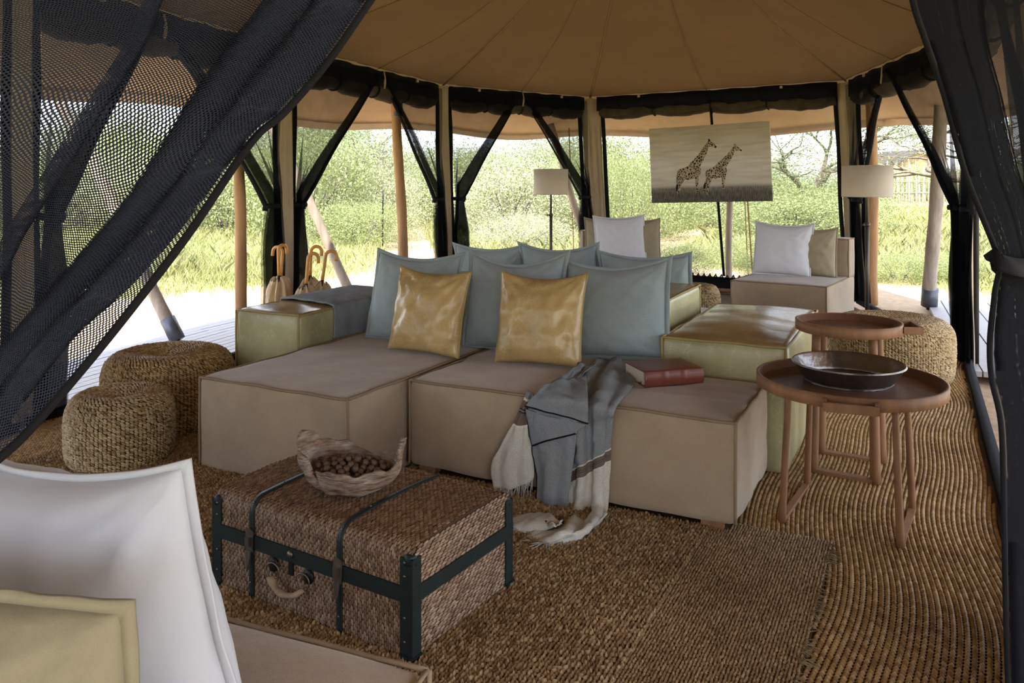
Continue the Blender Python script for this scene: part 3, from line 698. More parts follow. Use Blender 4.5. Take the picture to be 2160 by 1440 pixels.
F2 = [(520, -330), (430, -165), (345, 0), (315, 80), (260, 170), (205, 255), (150, 345), (85, 445), (48, 505), (20, 560), (-60, 690), (-120, 780), (-270, 1030), (-400, 1190)]
F1 = [(470, -330), (380, -165), (295, 0), (262, 80), (205, 170), (150, 255), (95, 345), (30, 445), (-5, 505), (-30, 560), (-100, 690), (-160, 780), (-300, 1020), (-410, 1180)]
L0 = [(-420, -330+i*108) for i in range(14)]
def mixr(a, b, f): return [(x0*(1-f)+x1*f, y0*(1-f)+y1*f) for (x0, y0), (x1, y1) in zip(a, b)]
rails = [L0, F1, F2, mixr(F1, F2, .15), mixr(F1, F2, .9), I3, mixr(I3, I4, .97), mixr(I3, I4, .06), mixr(I3, I4, .98), mixr(I3, I4, .03), mixr(I3, I4, 1.0), mixr(I3, I4, .5), E]
offs = [.0, .0, .008, .016, .024, .0, -.012, -.02, -.03, -.038, -.046, -.05, -.045]
tC, C = big_curtain('mesh_curtain', 'big dark woven mesh curtain swept aside above the woven stools and white cushion', rails, offs, (-.75, .45))
mk('hem', *tube(C[:, -1], .004, 6), M['webbing'], tC)
Ri = [(1860, -330), (1893, -165), (1925, 0), (1952, 85), (1992, 201), (2032, 352), (2070, 452), (2106, 550), (2098, 620), (2088, 720), (2092, 800), (2112, 900), (2118, 1100), (2122, 1300), (2128, 1500), (2130, 1600)]
Ro = [(2040, -330), (2066, -165), (2082, 0), (2090, 85), (2120, 201), (2153, 352), (2185, 452), (2200, 550), (2230, 620), (2260, 720), (2275, 800), (2285, 900), (2290, 1100), (2295, 1300), (2300, 1500), (2300, 1600)]
Rx = [(2420, -330+i*128) for i in range(6)]+[(2400, 420), (2330, 550), (2330, 620), (2350, 720), (2380, 800), (2390, 900), (2390, 1100), (2390, 1300), (2390, 1500), (2390, 1600)]
rails = [Rx, Ro, mixr(Ri, Ro, .35), mixr(Ri, Ro, .9), mixr(Ri, Ro, .08), mixr(Ri, Ro, .95), mixr(Ri, Ro, .05), mixr(Ri, Ro, .6), Ri]
offs = [.02, .0, -.02, -.03, -.045, -.055, -.07, -.08, -.07]
tC, C = big_curtain('mesh_curtain', 'big dark woven mesh curtain gathered and tied beside the tray tables', rails, offs, (1.45, 2.1), col='mesh_dark')
mk('hem', *tube(C[:, -1], .006, 6), M['webbing'], tC)
P = np.array([wallray(2100, 549, -.12), wallray(2130, 560, -.14), wallray(2170, 566, -.12), wallray(2230, 566, -.05), wallray(2260, 560, .05), wallray(2190, 552, .06), wallray(2120, 548, .0)])-np.array([1.45, 2.1, 0])
mk('tie_band', *tube(crs(np.vstack([P, P[:1]]), 30)[:-1], .022, 8, closed=True, flat=(.5, 1.3)), M['webbing'], tC)

# ------------------------------------------------------------------ floor mats
def on_floor_mask(P, lo_d, hi_d, pad=120):      # inside the view cone with a margin
    px = 1080+FPX*P[:, 0]/np.maximum(P[:, 1], .1); return (P[:, 1] > lo_d) & (P[:, 1] < hi_d) & (px > -pad) & (px < 2160+pad)
def in_poly(P, poly):
    x, y = P[:, 0], P[:, 1]; c_ = np.zeros(len(P), bool); n = len(poly)
    for i in range(n):
        (x0, y0), (x1, y1) = poly[i], poly[(i+1) % n]
        m_ = ((y0 > y) != (y1 > y)) & (x < (x1-x0)*(y-y0)/(y1-y0+1e-12)+x0); c_ ^= m_
    return c_
INNER = TP.mean(0)+(TP-TP.mean(0))*.985
RA = (-1.75, 1.93, -2.4, .515)                  # darker mat in sofa coordinates
def st(P): q = P[:, :2]-B0; return q@SU, q@SV
def build_mats():
    # large golden mat
    poly = [(*p, 0.0) for p in INNER]; k = len(poly)
    t = thing('woven_mat', 'large golden braided grass mat covering the tent floor', 'mat', (0, 0, 0))
    V = np.array(poly+[(x, y, -.011) for x, y, _ in poly]); F = [tuple(range(k))[::-1]]+[(i, (i+1) % k, (i+1) % k+k, i+k) for i in range(k)]
    mk('backing', V, F, M['rug_core'], t, False)
    cw, cl = .019, .017
    ss = np.arange(-2.4, 4.6, cw); tt = np.arange(-2.6, 7.5, cl)
    Sg, Tg = np.meshgrid(ss, tt, indexing='ij'); s_, t_ = Sg.ravel(), Tg.ravel()
    s2 = s_ + .03*np.sin(t_*2.1+s_*.8)+.02*np.sin(t_*4.3+1)      # the braids wander
    XY = B0+s2[:, None]*SU+t_[:, None]*SV; P = np.column_stack([XY, np.zeros(len(XY))])
    a, b = st(P)
    keep = on_floor_mask(P, 2.0, 7.2, 60) & in_poly(P, INNER) & ~((a > RA[0]) & (a < RA[1]) & (b < RA[3]))
    keep &= ~((a > -.9) & (a < 1.0) & (b > .1) & (b < 3.2))       # under the sofa
    P, a, b = P[keep], a[keep], b[keep]
    relief = .006*np.sin(b*9+2*np.sin(a*3))+.005*np.sin(a*6+b*2); P[:, 2] = np.maximum(relief, 0)*.8
    sgn = np.tile([1, -1], len(P)//2+1)[:len(P)]
    col = np.round((a)/cw).astype(int) % 2*2-1
    ang = TH+PI/2 + col*.55
    D = np.column_stack([np.cos(ang), np.sin(ang), np.zeros(len(P))]); N = np.tile([0, 0, 1.0], (len(P), 1))
    o = stitches('braid', P, D, N, .0225*(.9+.2*RNG.random(len(P))), .0165, .0105, M['rug_b'], t); tag(o, kind='stuff')
    # darker mat lying on it
    t = thing('woven_mat', 'darker brown looped mat with frayed edge under the trunk', 'mat', (0, 0, .006))
    s0, s1, t0, t1 = RA; c_ = [S(s0, t0), S(s1, t0), S(s1, t1), S(s0, t1)]
    V = np.array([(*p[:2], 0.006) for p in c_]+[(*p[:2], -.005) for p in c_]); mk('backing', V, [(0, 1, 2, 3)]+[(i, i+4, (i+1) % 4+4, (i+1) % 4) for i in range(4)], M['rug_core'], t, False)
    def fill(sa, sb, pw, pl, nm, m_, lnf, wf, hf, jit):
        Sg, Tg = np.meshgrid(np.arange(sa, sb, pw), np.arange(t0, t1, pl), indexing='ij'); s_, q_ = Sg.ravel(), Tg.ravel()
        q_ = q_+(np.round(s_/pw).astype(int) % 2)*pl*.5
        XY = B0+s_[:, None]*SU+q_[:, None]*SV; P = np.column_stack([XY, np.full(len(XY), .006)])
        a, b = st(P); keep = on_floor_mask(P, 1.2, 9, 60) & ~((a > -.9) & (a < 0) & (b > .02)) & ~((a > .05) & (a < 1.55) & (b > .44)) & (b < t1-.005)
        P = P[keep]; n = len(P); ang = TH+PI/2+RNG.normal(0, jit, n)
        P[:, :2] += RNG.normal(0, pw*.08, (n, 2))
        D = np.column_stack([np.cos(ang), np.sin(ang), .15*RNG.normal(0, 1, n)])
        o = stitches(nm, P, D, np.tile([0, 0, 1.0], (n, 1)), lnf*(.8+.5*RNG.random(n)), wf, hf*(.7+.6*RNG.random(n)), m_, t); tag(o, kind='stuff')
    fill(s0, 1.47, .0135, .014, 'loop_pile', M['rug_a'], .021, .011, .0115, .55)
    fill(1.47, s1-.004, .0105, .0115, 'border_weave', M['rug_a2'], .014, .0095, .0075, .18)
    # frayed edge
    parts = []; rn = []
    for i in range(620):
        q = t1-RNG.random()*1.5; cl_ = .5+.5*math.sin(q*37)+.4*RNG.random()
        if RNG.random() > .25+.6*max(0, math.sin(q*19+1)): continue
        p0 = S(s1-.02, q, .012); L = .02+.045*RNG.random(); an = TH+RNG.normal(-.25, .5)
        p1 = p0+np.array([math.cos(an)*L*.5, math.sin(an)*L*.5, .012*RNG.random()]); p2 = p0+np.array([math.cos(an+.3)*L, math.sin(an+.3)*L, -.004])
        p0[2] -= .006; p1[2] -= .006; p2[2] = .006*RNG.random()
        v, f = tube([p0, p1, p2], [.0016, .0016, .0008], 4, caps=False); parts.append((v, f)); rn += [RNG.random()]*len(v)
    V, F = join(parts); o = mk('fringe', V, F, M['fringe'], t, rnd=rn); tag(o, kind='stuff')
build_mats()

# ------------------------------------------------------------------ cushions
def cushion(name, label, group, w, h, T, body, edge, base, yaw, lean, roll=0.0, k=.09, dip=.03, ear=.015, fl=.024, seed=0, noise=.006, sag=.25, hem='flange', spread=0.0):
    t = thing(name, label, 'cushion', base, yaw, group)
    n = 30; q = np.linspace(-1, 1, n); q = np.sign(q)*(1-(1-np.abs(q))**1.35)
    A, Bb = np.meshgrid(q, q, indexing='ij')
    def outline(a, b):
        x = a*w/2*(1-k*(1-b**2)*np.abs(a)); z = b*h/2*(1-k*(1-a**2)*np.abs(b))
        z = z - dip*np.maximum(b, 0)**2*np.cos(a*PI/2)**1.2
        x = x*(1+spread*(1-b)/2); e_ = ear*np.abs(a)**5*np.maximum(b, 0)**4; z = z+e_; x = x+np.sign(a)*e_*.5
        return x, z
    X, Z = outline(A, Bb)
    th = T*np.maximum((1-np.abs(A)**2.6)*(1-np.abs(Bb)**2.6), 0)**.52*(1-sag*Bb*.5)
    Vs = []
    for sg in (-1, 1):
        P = np.stack([X.ravel(), np.zeros(X.size), Z.ravel()+h/2], 1)
        wr = noise*wob(P*[1, 1, 1], 7, seed+sg)+noise*.8*wob(P*[1, 1, 1], 15, seed+5+sg)
        rad = np.hypot(np.abs(A.ravel())-1, Bb.ravel()-1); crease = noise*1.6*np.sin(np.arctan2(1-Bb.ravel(), 1-np.abs(A.ravel()))*14+seed)*np.exp(-rad*2.2)
        y = sg*(th.ravel()/2 + (wr+crease)*np.minimum(1, th.ravel()/T*2.0))
        P[:, 1] = y; Vs.append(P)
    F0 = grid_faces(n, n); V = np.vstack(Vs); F = np.vstack([F0, F0[:, ::-1]+n*n])
    u, inv = np.unique(np.round(V, 6), axis=0, return_inverse=True); V, F = u, inv.ravel()[F]
    cl, sl_ = math.cos(lean), math.sin(lean); cr2, sr2 = math.cos(roll), math.sin(roll)
    def pose(P):
        P = np.asarray(P, float).copy(); x, z = P[:, 0].copy(), P[:, 2].copy()-h/2
        P[:, 0] = x*cr2-z*sr2; P[:, 2] = x*sr2+z*cr2+h/2
        y, z = P[:, 1].copy(), P[:, 2].copy(); P[:, 1] = y*cl+z*sl_; P[:, 2] = -y*sl_+z*cl; return P
    V = pose(V); zmin = V[:, 2].min(); V[:, 2] -= zmin
    mk('cover', V, [tuple(f) for f in F], body, t)
    # hem around the edge
    m = 36; e_ = np.linspace(-1, 1, m)
    ring = [(x, -1) for x in e_]+[(1, x) for x in e_[1:]]+[(x, 1) for x in e_[::-1][1:]]+[(-1, x) for x in e_[::-1][1:-1]]
    ra = np.array(ring); x, z = outline(ra[:, 0], ra[:, 1]); inn = np.stack([x*.985, 0*x, z*.985+h/2], 1)
    if hem == 'flange':
        oo = np.stack([x*(1+2*fl/w), 0*x, z*(1+2*fl/h)+h/2], 1); oo[:, 1] += .006*wob(oo, 9, seed+3)
        nn = len(ra); V = pose(np.vstack([inn, oo]))
        Fr = [(i, (i+1) % nn, (i+1) % nn+nn, i+nn) for i in range(nn)]
        V[:, 2] -= zmin; V[:, 2] = np.maximum(V[:, 2], .002)
        o = mk('flange', V, Fr, body, t); sm = o.modifiers.new('t', 'SOLIDIFY'); sm.thickness = .006; sm.offset = 0
        st_ = pose(inn); st_[:, 2] -= zmin; mk('stitch_line', *tube(st_, .003, 5, closed=True), edge, t)
    else:
        P = pose(inn*[1.01, 1, 1]); P[:, 2] -= zmin; P[:, 2] = np.maximum(P[:, 2], .004)
        mk('piping', *tube(P, .0045, 6, closed=True), edge, t)
        for sx in (-1, 1):                       # stitched corner patches
            c_ = np.array([[sx*w/2*.72, -T*.14, h*.985], [sx*w/2*.80, -T*.2, h*.93], [sx*w/2*.93, -T*.12, h*.84]]); c_ = pose(c_); c_[:, 2] -= zmin
    return t
YS = TH
def sofa_cushion(label, s, t, w, h, T, kind, lean, roll=0, yaw=0, z=.455, **kw):
    body, edge = {'blue': (M['blue'], M['blue_edge']), 'tan': (M['tan_leather'], M['leather_pipe']), 'white': (M['white'], M['white_edge']), 'khaki': (M['khaki'], M['khaki_edge'])}[kind]
    kw.setdefault('k', .028)
    return cushion({'blue': 'blue_cushion', 'tan': 'leather_cushion'}.get(kind, kind+'_cushion'), label, None, w, h, T, body, edge, S(s, t, z), YS+yaw, lean, roll, **kw)

# ------------------------------------------------------------------ sofa group
def block(name, label, cat, s0, s1, t0, t1, z0, z1, m_, pipe, r=.03, bulge=(.008, .008, .012), noise=.006, seed=0, feet=False, deform=None, n=(22, 22, 10), part='cover', nscale=2.5):
    c_ = S((s0+s1)/2, (t0+t1)/2, z0); lx, ly, lz = s1-s0, t1-t0, z1-z0
    t = thing(name, label, cat, c_, YS)
    V, F = soft(lx, ly, lz, r, n, bulge, noise, nscale, seed)
    Ve, Fe = soft_edges(lx, ly, lz, r*.16, .0065, seed)
    if deform: V, Ve = deform(V), deform(Ve)
    o = mk(part, V, F, m_, t); mk('piping', Ve, Fe, pipe, t)
    if m_ is M['leather']:                       # upward faces take a browner leather
        o.data.materials.append(M['top_leather'])
        for pl in o.data.polygons:
            if pl.normal.z > .75: pl.material_index = 1
    if feet:
        for a in (-1, 1):
            for b in (-1, 1):
                Vb, Fb = box((a*(lx/2-.1), b*(ly/2-.04), -.0), (.09, .05, .06)); Vb[:, 2] = np.maximum(Vb[:, 2], -z0)
                mk('foot', Vb if deform is None else deform(Vb), Fb, M['wood'], t, False)
    return t
block('chaise', 'long beige linen chaise block projecting toward the trunk', 'sofa', -.93, -.01, 0, 1.52, .0, .45, M['linen'], M['linen_pipe'], seed=1, noise=.007, n=(28, 36, 12))
BC = ((.02+1.58)/2, (.42+1.55)/2)
def lshape(V):
    V = np.array(V); s_, t_ = V[:, 0]+BC[0], V[:, 1]+BC[1]
    g = np.clip((s_-1.0)/.03, 0, 1); t2 = .42+(t_-.42)*(.70/1.13)
    V[:, 1] = t_*(1-g)+t2*g-BC[1]; return V
block('daybed', 'wide beige linen seat block under the throw and the book', 'sofa', .02, 1.58, .42, 1.55, .035, .45, M['linen'], M['linen_pipe'], seed=2, noise=.008, feet=True, deform=lshape, n=(52, 30, 12), nscale=3.2)
block('leather_sofa_block', 'tall olive leather back block between the two rows of blue cushions', 'sofa', -.84, .965, 1.62, 2.34, 0, .745, M['leather'], M['leather_pipe'], seed=3, noise=.004, bulge=(.012, .012, .01))
block('leather_ottoman', 'low glossy olive leather block beside the tray tables', 'ottoman', 1.045, 1.66, 1.19, 2.47, 0, .615, M['leather'], M['leather_pipe'], seed=4, noise=.004, bulge=(.015, .015, .03))
block('leather_sofa_block', 'olive leather arm block carrying a grey throw', 'sofa', -1.47, -.97, .76, 2.0, 0, .635, M['leather'], M['leather_pipe'], seed=5, noise=.004, bulge=(.012, .012, .012))
block('rear_seat', 'beige linen seat on the far side of the leather back block', 'sofa', -.86, .95, 2.37, 3.3, 0, .45, M['linen'], M['linen_pipe'], seed=6)

sofa_cushion('grey blue linen cushion on the chaise next to the armrest throw', -.5, 1.17, .58, .52, .2, 'blue', .26, .0, seed=1, dip=.035, ear=.012)
sofa_cushion('grey blue linen cushion between the two tan leather cushions', .16, 1.2, .58, .52, .2, 'blue', .26, .03, seed=2, dip=.05, ear=.025)
sofa_cushion('grey blue linen cushion behind the book, pointed corner up', .755, 1.24, .57, .50, .2, 'blue', .26, .07, seed=3, dip=.035, ear=.015)
sofa_cushion('tan leather cushion on the chaise', -.2, .89, .455, .465, .17, 'tan', .24, -.03, yaw=.03, seed=4, dip=.015, ear=.012, k=.05, noise=.012, hem='piping')
sofa_cushion('tan leather cushion beside the grey throw', .46, .93, .485, .475, .17, 'tan', .24, .02, yaw=.03, seed=5, dip=.02, ear=.012, k=.05, noise=.012, hem='piping')
sofa_cushion('grey blue cushion on the rear seat, mostly behind the cushion next to the armrest', -.68, 2.62, .58, .46, .2, 'blue', -.2, .02, seed=6, dip=.03, ear=.012)
sofa_cushion('grey blue cushion on the rear seat standing between the other two rear cushions', -.1, 2.60, .58, .48, .2, 'blue', -.2, .03, seed=7, dip=.035, ear=.02)
sofa_cushion('grey blue cushion on the rear seat next to the small far pouf', .54, 2.58, .62, .45, .2, 'blue', -.2, .02, seed=8, dip=.03, ear=.012)

# ------------------------------------------------------------------ throws
def m_throw():
    m, n, p, o = new_mat('striped_throw')
    uv = N_(n, 'ShaderNodeUVMap'); sp = N_(n, 'ShaderNodeSeparateXYZ'); n.links.new(uv.outputs[0], sp.inputs[0])
    r = N_(n, 'ShaderNodeValToRGB'); r.color_ramp.interpolation = 'CONSTANT'; e = r.color_ramp.elements
    st_ = [(0, '#8b8f92'), (.600, '#e0dace'), (.606, '#77685c'), (.63, '#3a3b3d'), (.634, '#8a8c8c'), (.64, '#3a3b3d'), (.644, '#77685c'), (.668, '#e6e1d6'), (.674, '#d6d1c5')]
    while len(e) < len(st_): e.new(.5)
    for k_, (q, c_) in enumerate(st_): e[k_].position = q; e[k_].color = (*lin(c_), 1)
    n.links.new(sp.outputs[1], r.inputs[0])
    t = N_(n, 'ShaderNodeTexCoord'); x = N_(n, 'ShaderNodeTexNoise', Scale=260.0, Detail=3.0); n.links.new(t.outputs['Object'], x.inputs['Vector'])
    rr = N_(n, 'ShaderNodeValToRGB'); rr.color_ramp.elements[0].position = .3; rr.color_ramp.elements[0].color = (.55, .55, .55, 1); rr.color_ramp.elements[1].position = .65; n.links.new(x.outputs[0], rr.inputs[0])
    mm = N_(n, 'ShaderNodeMixRGB', blend_type='MULTIPLY'); mm.inputs[0].default_value = .6; n.links.new(r.outputs[0], mm.inputs[1]); n.links.new(rr.outputs[0], mm.inputs[2]); n.links.new(mm.outputs[0], p.inputs['Base Color'])
    p.inputs['Roughness'].default_value = .95; p.inputs['Specular IOR Level'].default_value = .1
    bn = N_(n, 'ShaderNodeBump', Strength=.4, Distance=.003); n.links.new(x.outputs[0], bn.inputs['Height']); n.links.new(bn.outputs[0], p.inputs['Normal'])
    return m
M['throw'] = m_throw()
TF = .415                                      # front plane of the daybed
def sheet(name, rows, vs_, parent, nr=40, nc=40, folds=.006, seed=0, mat_=None, thick=.004, org=None, pleat=0.0, np_=2.5):
    G = np.array(rows, float); G = crs(G, nr); G = crs(G.transpose(1, 0, 2), nc).transpose(1, 0, 2)
    vv = np.interp(np.linspace(0, len(vs_)-1, nr), np.arange(len(vs_)), vs_)
    du = np.gradient(G, axis=1); dv = np.gradient(G, axis=0); nn = np.cross(du, dv); nn /= np.maximum(np.linalg.norm(nn, axis=2, keepdims=True), 1e-9)
    X = G.reshape(-1, 3); ph = np.tile(np.linspace(0, 1, nc), nr)
    rip = folds*(wob(X*[1, 1, .35], 9, seed)+.6*wob(X, 20, seed+2))+pleat*np.sin(ph*2*PI*np_+.6+1.2*np.sin(np.repeat(vv, nc)*5))*np.sin(np.clip(ph, .02, .98)*PI)**.5
    X = X+nn.reshape(-1, 3)*rip[:, None]
    UV = np.stack([ph, np.repeat(vv, nc)], 1)
    o = mk(name, X-np.array(org), grid_faces(nr, nc), mat_ or M['throw'], parent, uv=UV)
    sm = o.modifiers.new('t', 'SOLIDIFY'); sm.thickness = thick; sm.offset = 0
    return X.reshape(nr, nc, 3)-np.array(org)
def Z5(px, py, up=0): return PZ(px, py, .466+up)
def Fp(px, py, out_=.02): return PT(px, py, TF-out_)
def build_throw():
    org = S(.8, TF, 0); t = thing('striped_throw', 'grey throw with white striped end spilling over the daybed onto the mat', 'throw', org)
    # hidden white left end, behind
    rows = [[Fp(1112, 822, .02), Fp(1122, 828, .02), Fp(1132, 835, .02)],
            [Fp(1088, 880, .03), Fp(1104, 884, .035), Fp(1122, 880, .03)],
            [Fp(1052, 945, .035), Fp(1090, 955, .05), Fp(1126, 950, .035)],
            [Fp(1035, 985, .035), Fp(1080, 1000, .05), Fp(1126, 1000, .035)],
            [Fp(1043, 1028, .03), Fp(1084, 1030, .05), Fp(1124, 1012, .035)]]
    a = sheet('white_end', rows, [.58, .66, .72, .8, .9], t, 34, 34, .007, 1, org=org, pleat=.008, np_=2.2)
    # right hanging part with the brown band
    rows = [[Z5(1240, 770, .0), Z5(1262, 758, .01), Z5(1290, 754, .018), Z5(1312, 762, .02), Z5(1326, 776, .0)],
            [Z5(1212, 800, .005), Z5(1240, 792, .02), Z5(1272, 790, .03), Z5(1310, 792, .025), Z5(1340, 806, .0)],
            [Fp(1192, 858, .02), Fp(1222, 850, .04), Fp(1255, 846, .035), Fp(1284, 850, .04), Fp(1300, 858, .02)],
            [Fp(1200, 905, .02), Fp(1226, 905, .045), Fp(1252, 900, .03), Fp(1276, 895, .05), Fp(1294, 890, .025)],
            [Fp(1200, 985, .02), Fp(1226, 972, .05), Fp(1250, 962, .03), Fp(1272, 950, .05), Fp(1290, 938, .03)],
            [Fp(1196, 1030, .025), Fp(1222, 1018, .055), Fp(1248, 1006, .035), Fp(1270, 995, .055), Fp(1287, 982, .03)],
            [Fp(1178, 1085, .05), Fp(1210, 1082, .08), Fp(1240, 1076, .06), Fp(1266, 1066, .07), Fp(1284, 1055, .04)],
            [PZ(1150, 1110, .03), PZ(1180, 1120, .055), PZ(1215, 1118, .06), PZ(1250, 1106, .05), PZ(1276, 1092, .03)],
            [PZ(1104, 1132, .012), PZ(1136, 1142, .02), PZ(1172, 1148, .018), PZ(1206, 1140, .016), PZ(1240, 1124, .012)]]
    b = sheet('hanging_part', rows, [0, .12, .3, .42, .585, .7, .8, .9, 1.0], t, 80, 60, .010, 2, org=org, pleat=.013, np_=2.6)
    # left folded grey strip
    rows = [[Z5(1212, 778, .03), Z5(1230, 768, .035), Z5(1262, 764, .035)],
            [Z5(1150, 815, .03), Z5(1186, 806, .045), Z5(1224, 800, .035)],
            [Fp(1112, 862, .035), Fp(1150, 868, .06), Fp(1212, 870, .05)],
            [Fp(1122, 945, .04), Fp(1160, 935, .075), Fp(1216, 918, .055)],
            [Fp(1130, 1000, .045), Fp(1166, 995, .085), Fp(1208, 985, .06)],
            [Fp(1132, 1060, .05), Fp(1166, 1064, .09), Fp(1198, 1054, .065)],
            [Fp(1140, 1082, .055), Fp(1164, 1090, .09), Fp(1192, 1082, .07)],
            [PZ(1152, 1100, .07), PZ(1168, 1108, .09), PZ(1186, 1098, .08)]]
    c_ = sheet('folded_strip', rows, [0, .1, .2, .35, .45, .56, .61, .68], t, 56, 34, .009, 3, org=org, pleat=.008, np_=1.6)
    mk('edge_stitching', *tube(c_[14:, 0], .004, 5), M['webbing'], t)
    # the flap turned over in front
    rows = [[Z5(1150, 812, .05), Z5(1190, 800, .06), Z5(1236, 792, .05)],
            [Fp(1122, 838, .055), Fp(1176, 836, .085), Fp(1240, 838, .06)],
            [Fp(1106, 856, .06), Fp(1172, 873, .095), Fp(1241, 893, .075)]]
    d_ = sheet('flap', rows, [.1, .2, .3], t, 26, 36, .006, 4, org=org, pleat=.008, np_=1.4)
    mk('edge_stitching', *tube(d_[-1], .0045, 5), M['webbing'], t)
    rows = [[Fp(1109, 862, .05), Fp(1150, 876, .072), Fp(1200, 886, .07), Fp(1238, 896, .07)],
            [Fp(1116, 900, .05), Fp(1150, 908, .08), Fp(1190, 906, .075), Fp(1224, 905, .07)],
            [Fp(1122, 940, .055), Fp(1150, 930, .085), Fp(1182, 922, .08), Fp(1214, 914, .07)]]
    d_ = sheet('flap_under', rows, [.2, .25, .3], t, 18, 30, .003, 5, org=org)
    mk('edge_stitching', *tube(d_[-1], .0045, 5), M['webbing'], t)
    # crumpled end on the mat
    rows = [[PZ(1160, 1080, .06), PZ(1172, 1092, .075), PZ(1186, 1104, .06)],
            [PZ(1118, 1082, .03), PZ(1122, 1100, .055), PZ(1140, 1122, .03)],
            [PZ(1080, 1088, .014), PZ(1082, 1104, .03), PZ(1098, 1124, .014)]]
    f_ = sheet('crumpled_end', rows, [.8, .9, 1.0], t, 24, 22, .006, 6, org=org)
    # fringes
    parts = []
    for edge, dn in ((a[-1], [-.1, -.2, -1]), (b[-1], [-.6, -.7, -.05]), (f_[-1], [-1, -.1, -.05])):
        dn = np.array(dn, float); dn /= np.linalg.norm(dn)
        for k_ in range(64):
            q = RNG.random()*(len(edge)-1); i = min(int(q), len(edge)-2); p0 = edge[i]*(1-(q-i))+edge[i+1]*(q-i); L = .035+.03*RNG.random()
            jit = RNG.normal(0, .012, 3); p1 = p0+dn*L*.5+jit*.5; p2 = p0+dn*L+jit
            for p in (p1, p2): p[2] = max(p[2], .014-org[2])
            parts.append(tube([p0, p1, p2], [.0022, .002, .001], 4, caps=False))
    V, F = join(parts); o = mk('fringe', V, F, M['white_edge'], t); tag(o, kind='stuff')
build_throw()
def build_arm_throw():
    org = S(-1.2, 1.5, .63); t = thing('grey_throw', 'folded grey wool throw laid across the leather armrest', 'throw', org)
    rows = []
    for tt_ in np.linspace(1.08, 1.78, 8):
        w = .02*math.sin(tt_*6)
        rows.append([S(-1.50, tt_+w+.12, .46), S(-1.492, tt_+w+.1, .60), S(-1.46, tt_+w+.08, .652), S(-1.22, tt_+w+.03, .664), S(-1.0, tt_, .655), S(-.962, tt_-.01, .62), S(-.957, tt_-.02, .48), S(-.955, tt_-.03, .455)])
    a = sheet('cloth', rows, [0]*8, t, 40, 44, .004, 9, M['grey_throw'], .012, org=org)
    mk('rolled_edge', *tube(a[0], .008, 6), M['grey_throw'], t)
build_arm_throw()

# ------------------------------------------------------------------ book
def build_book():
    p = PZ(1398, 800, .462); p[2] = .462
    t = thing('book', 'thick red leather bound book lying on the daybed', 'book', p, math.radians(16))
    L, Wd, H = .30, .22, .072       # spine faces the camera
    def spine(z):
        return -Wd/2-.012*math.cos((z/H-.5)*PI)
    V, F = box((0, .006, H/2), (L-.012, Wd-.02, H-.012)); mk('page_block', V, F, M['pages'], t, False)
    for z in (.003, H-.003):
        V, F = soft(L, Wd, .006, .002, (8, 8, 1)); V[:, 2] += z-.003; mk('cover_board', V, F, M['book'], t)
    n = 12; V = []
    for x in np.linspace(-L/2, L/2, 30):
        for z in np.linspace(0, H, n):
            ridge = .006*max(math.exp(-((x-c_)/.006)**2) for c_ in (-.05, .05)); V.append([x, spine(z)-ridge, z])
    o = mk('spine', V, grid_faces(30, n), M['book'], t); sm = o.modifiers.new('t', 'SOLIDIFY'); sm.thickness = .004
    mk('ribbon', *tube([[-L/2-.001, -.06, .012], [-L/2-.006, -.07, .006], [-L/2-.004, -.085, .012], [-L/2-.001, -.08, .02]], .002, 5), M['band'], t)
build_book()

# ------------------------------------------------------------------ woven poufs
def pouf(label, pos, R, H, m_, seed=0, dim=.05, sx=1.0, yaw=0.0, group=None, pitch=.0118):
    t = thing('woven_pouf', label, 'pouf', pos, yaw, group)
    prof = [(R*.0, H-dim), (R*.06, H-dim+.008), (R*.35, H-dim*.45), (R*.62, H-.004), (R*.8, H-.012), (R*.93, H-.05), (R*.99, H-.11), (R*1.0, H*.5), (R*.985, H*.2), (R*.93, .02), (R*.9, .0)]
    P = crs(np.array(prof), 140); seg = np.concatenate([[0], np.cumsum(np.linalg.norm(np.diff(P, axis=0), axis=1))])
    core = crs(np.array(prof), 40).copy(); core[:, 0] = np.maximum(core[:, 0]-.004, .001); core[:, 1] = np.maximum(core[:, 1]-.003, 0)
    V, F = lathe(core[::-1], 40); V[:, 0] *= sx; mk('core', V, F, M['pouf_core'], t)
    PP, DD, NN, cnt = [], [], [], []
    rows = np.arange(.02, seg[-1]-.004, pitch)
    for j, s_ in enumerate(rows):
        r = np.interp(s_, seg, P[:, 0]); z = np.interp(s_, seg, P[:, 1]); dr = np.interp(s_+.003, seg, P[:, 0])-np.interp(s_-.003, seg, P[:, 0]); dz = np.interp(s_+.003, seg, P[:, 1])-np.interp(s_-.003, seg, P[:, 1])
        tl = math.hypot(dr, dz)+1e-9; dr, dz = dr/tl, dz/tl
        n = max(6, int(round(2*PI*r/.0195))) if r < R*.9 else int(round(2*PI*R/.0195))
        a = (np.arange(n)+.5*(j % 2)*(r < R*.9))*2*PI/n
        ca, sa = np.cos(a), np.sin(a)
        PP.append(np.stack([r*ca*sx, r*sa, np.full(n, z)], 1)); Nn = np.stack([-dz*ca, -dz*sa, np.full(n, dr)], 1)
        tang = np.stack([-sa*sx, ca, 0*a], 1); mer = np.stack([dr*ca, dr*sa, np.full(n, dz)], 1)
        DD.append(tang*.9+mer*(.42+.25*(j % 2))); NN.append(Nn)
    PP, DD, NN = map(np.vstack, (PP, DD, NN)); PP += RNG.normal(0, .0012, PP.shape); PP[:, 2] = np.maximum(PP[:, 2], .004)
    o = stitches('rope_weave', PP, DD, NN, .0242*(.9+.25*RNG.random(len(PP))), .0108, .008, m_, t); tag(o, kind='stuff')
    return t
pouf('big round woven grass pouf behind the tray tables', [2.72, 5.78, 0], .405, .44, M['grass_rope'], 1, .03)
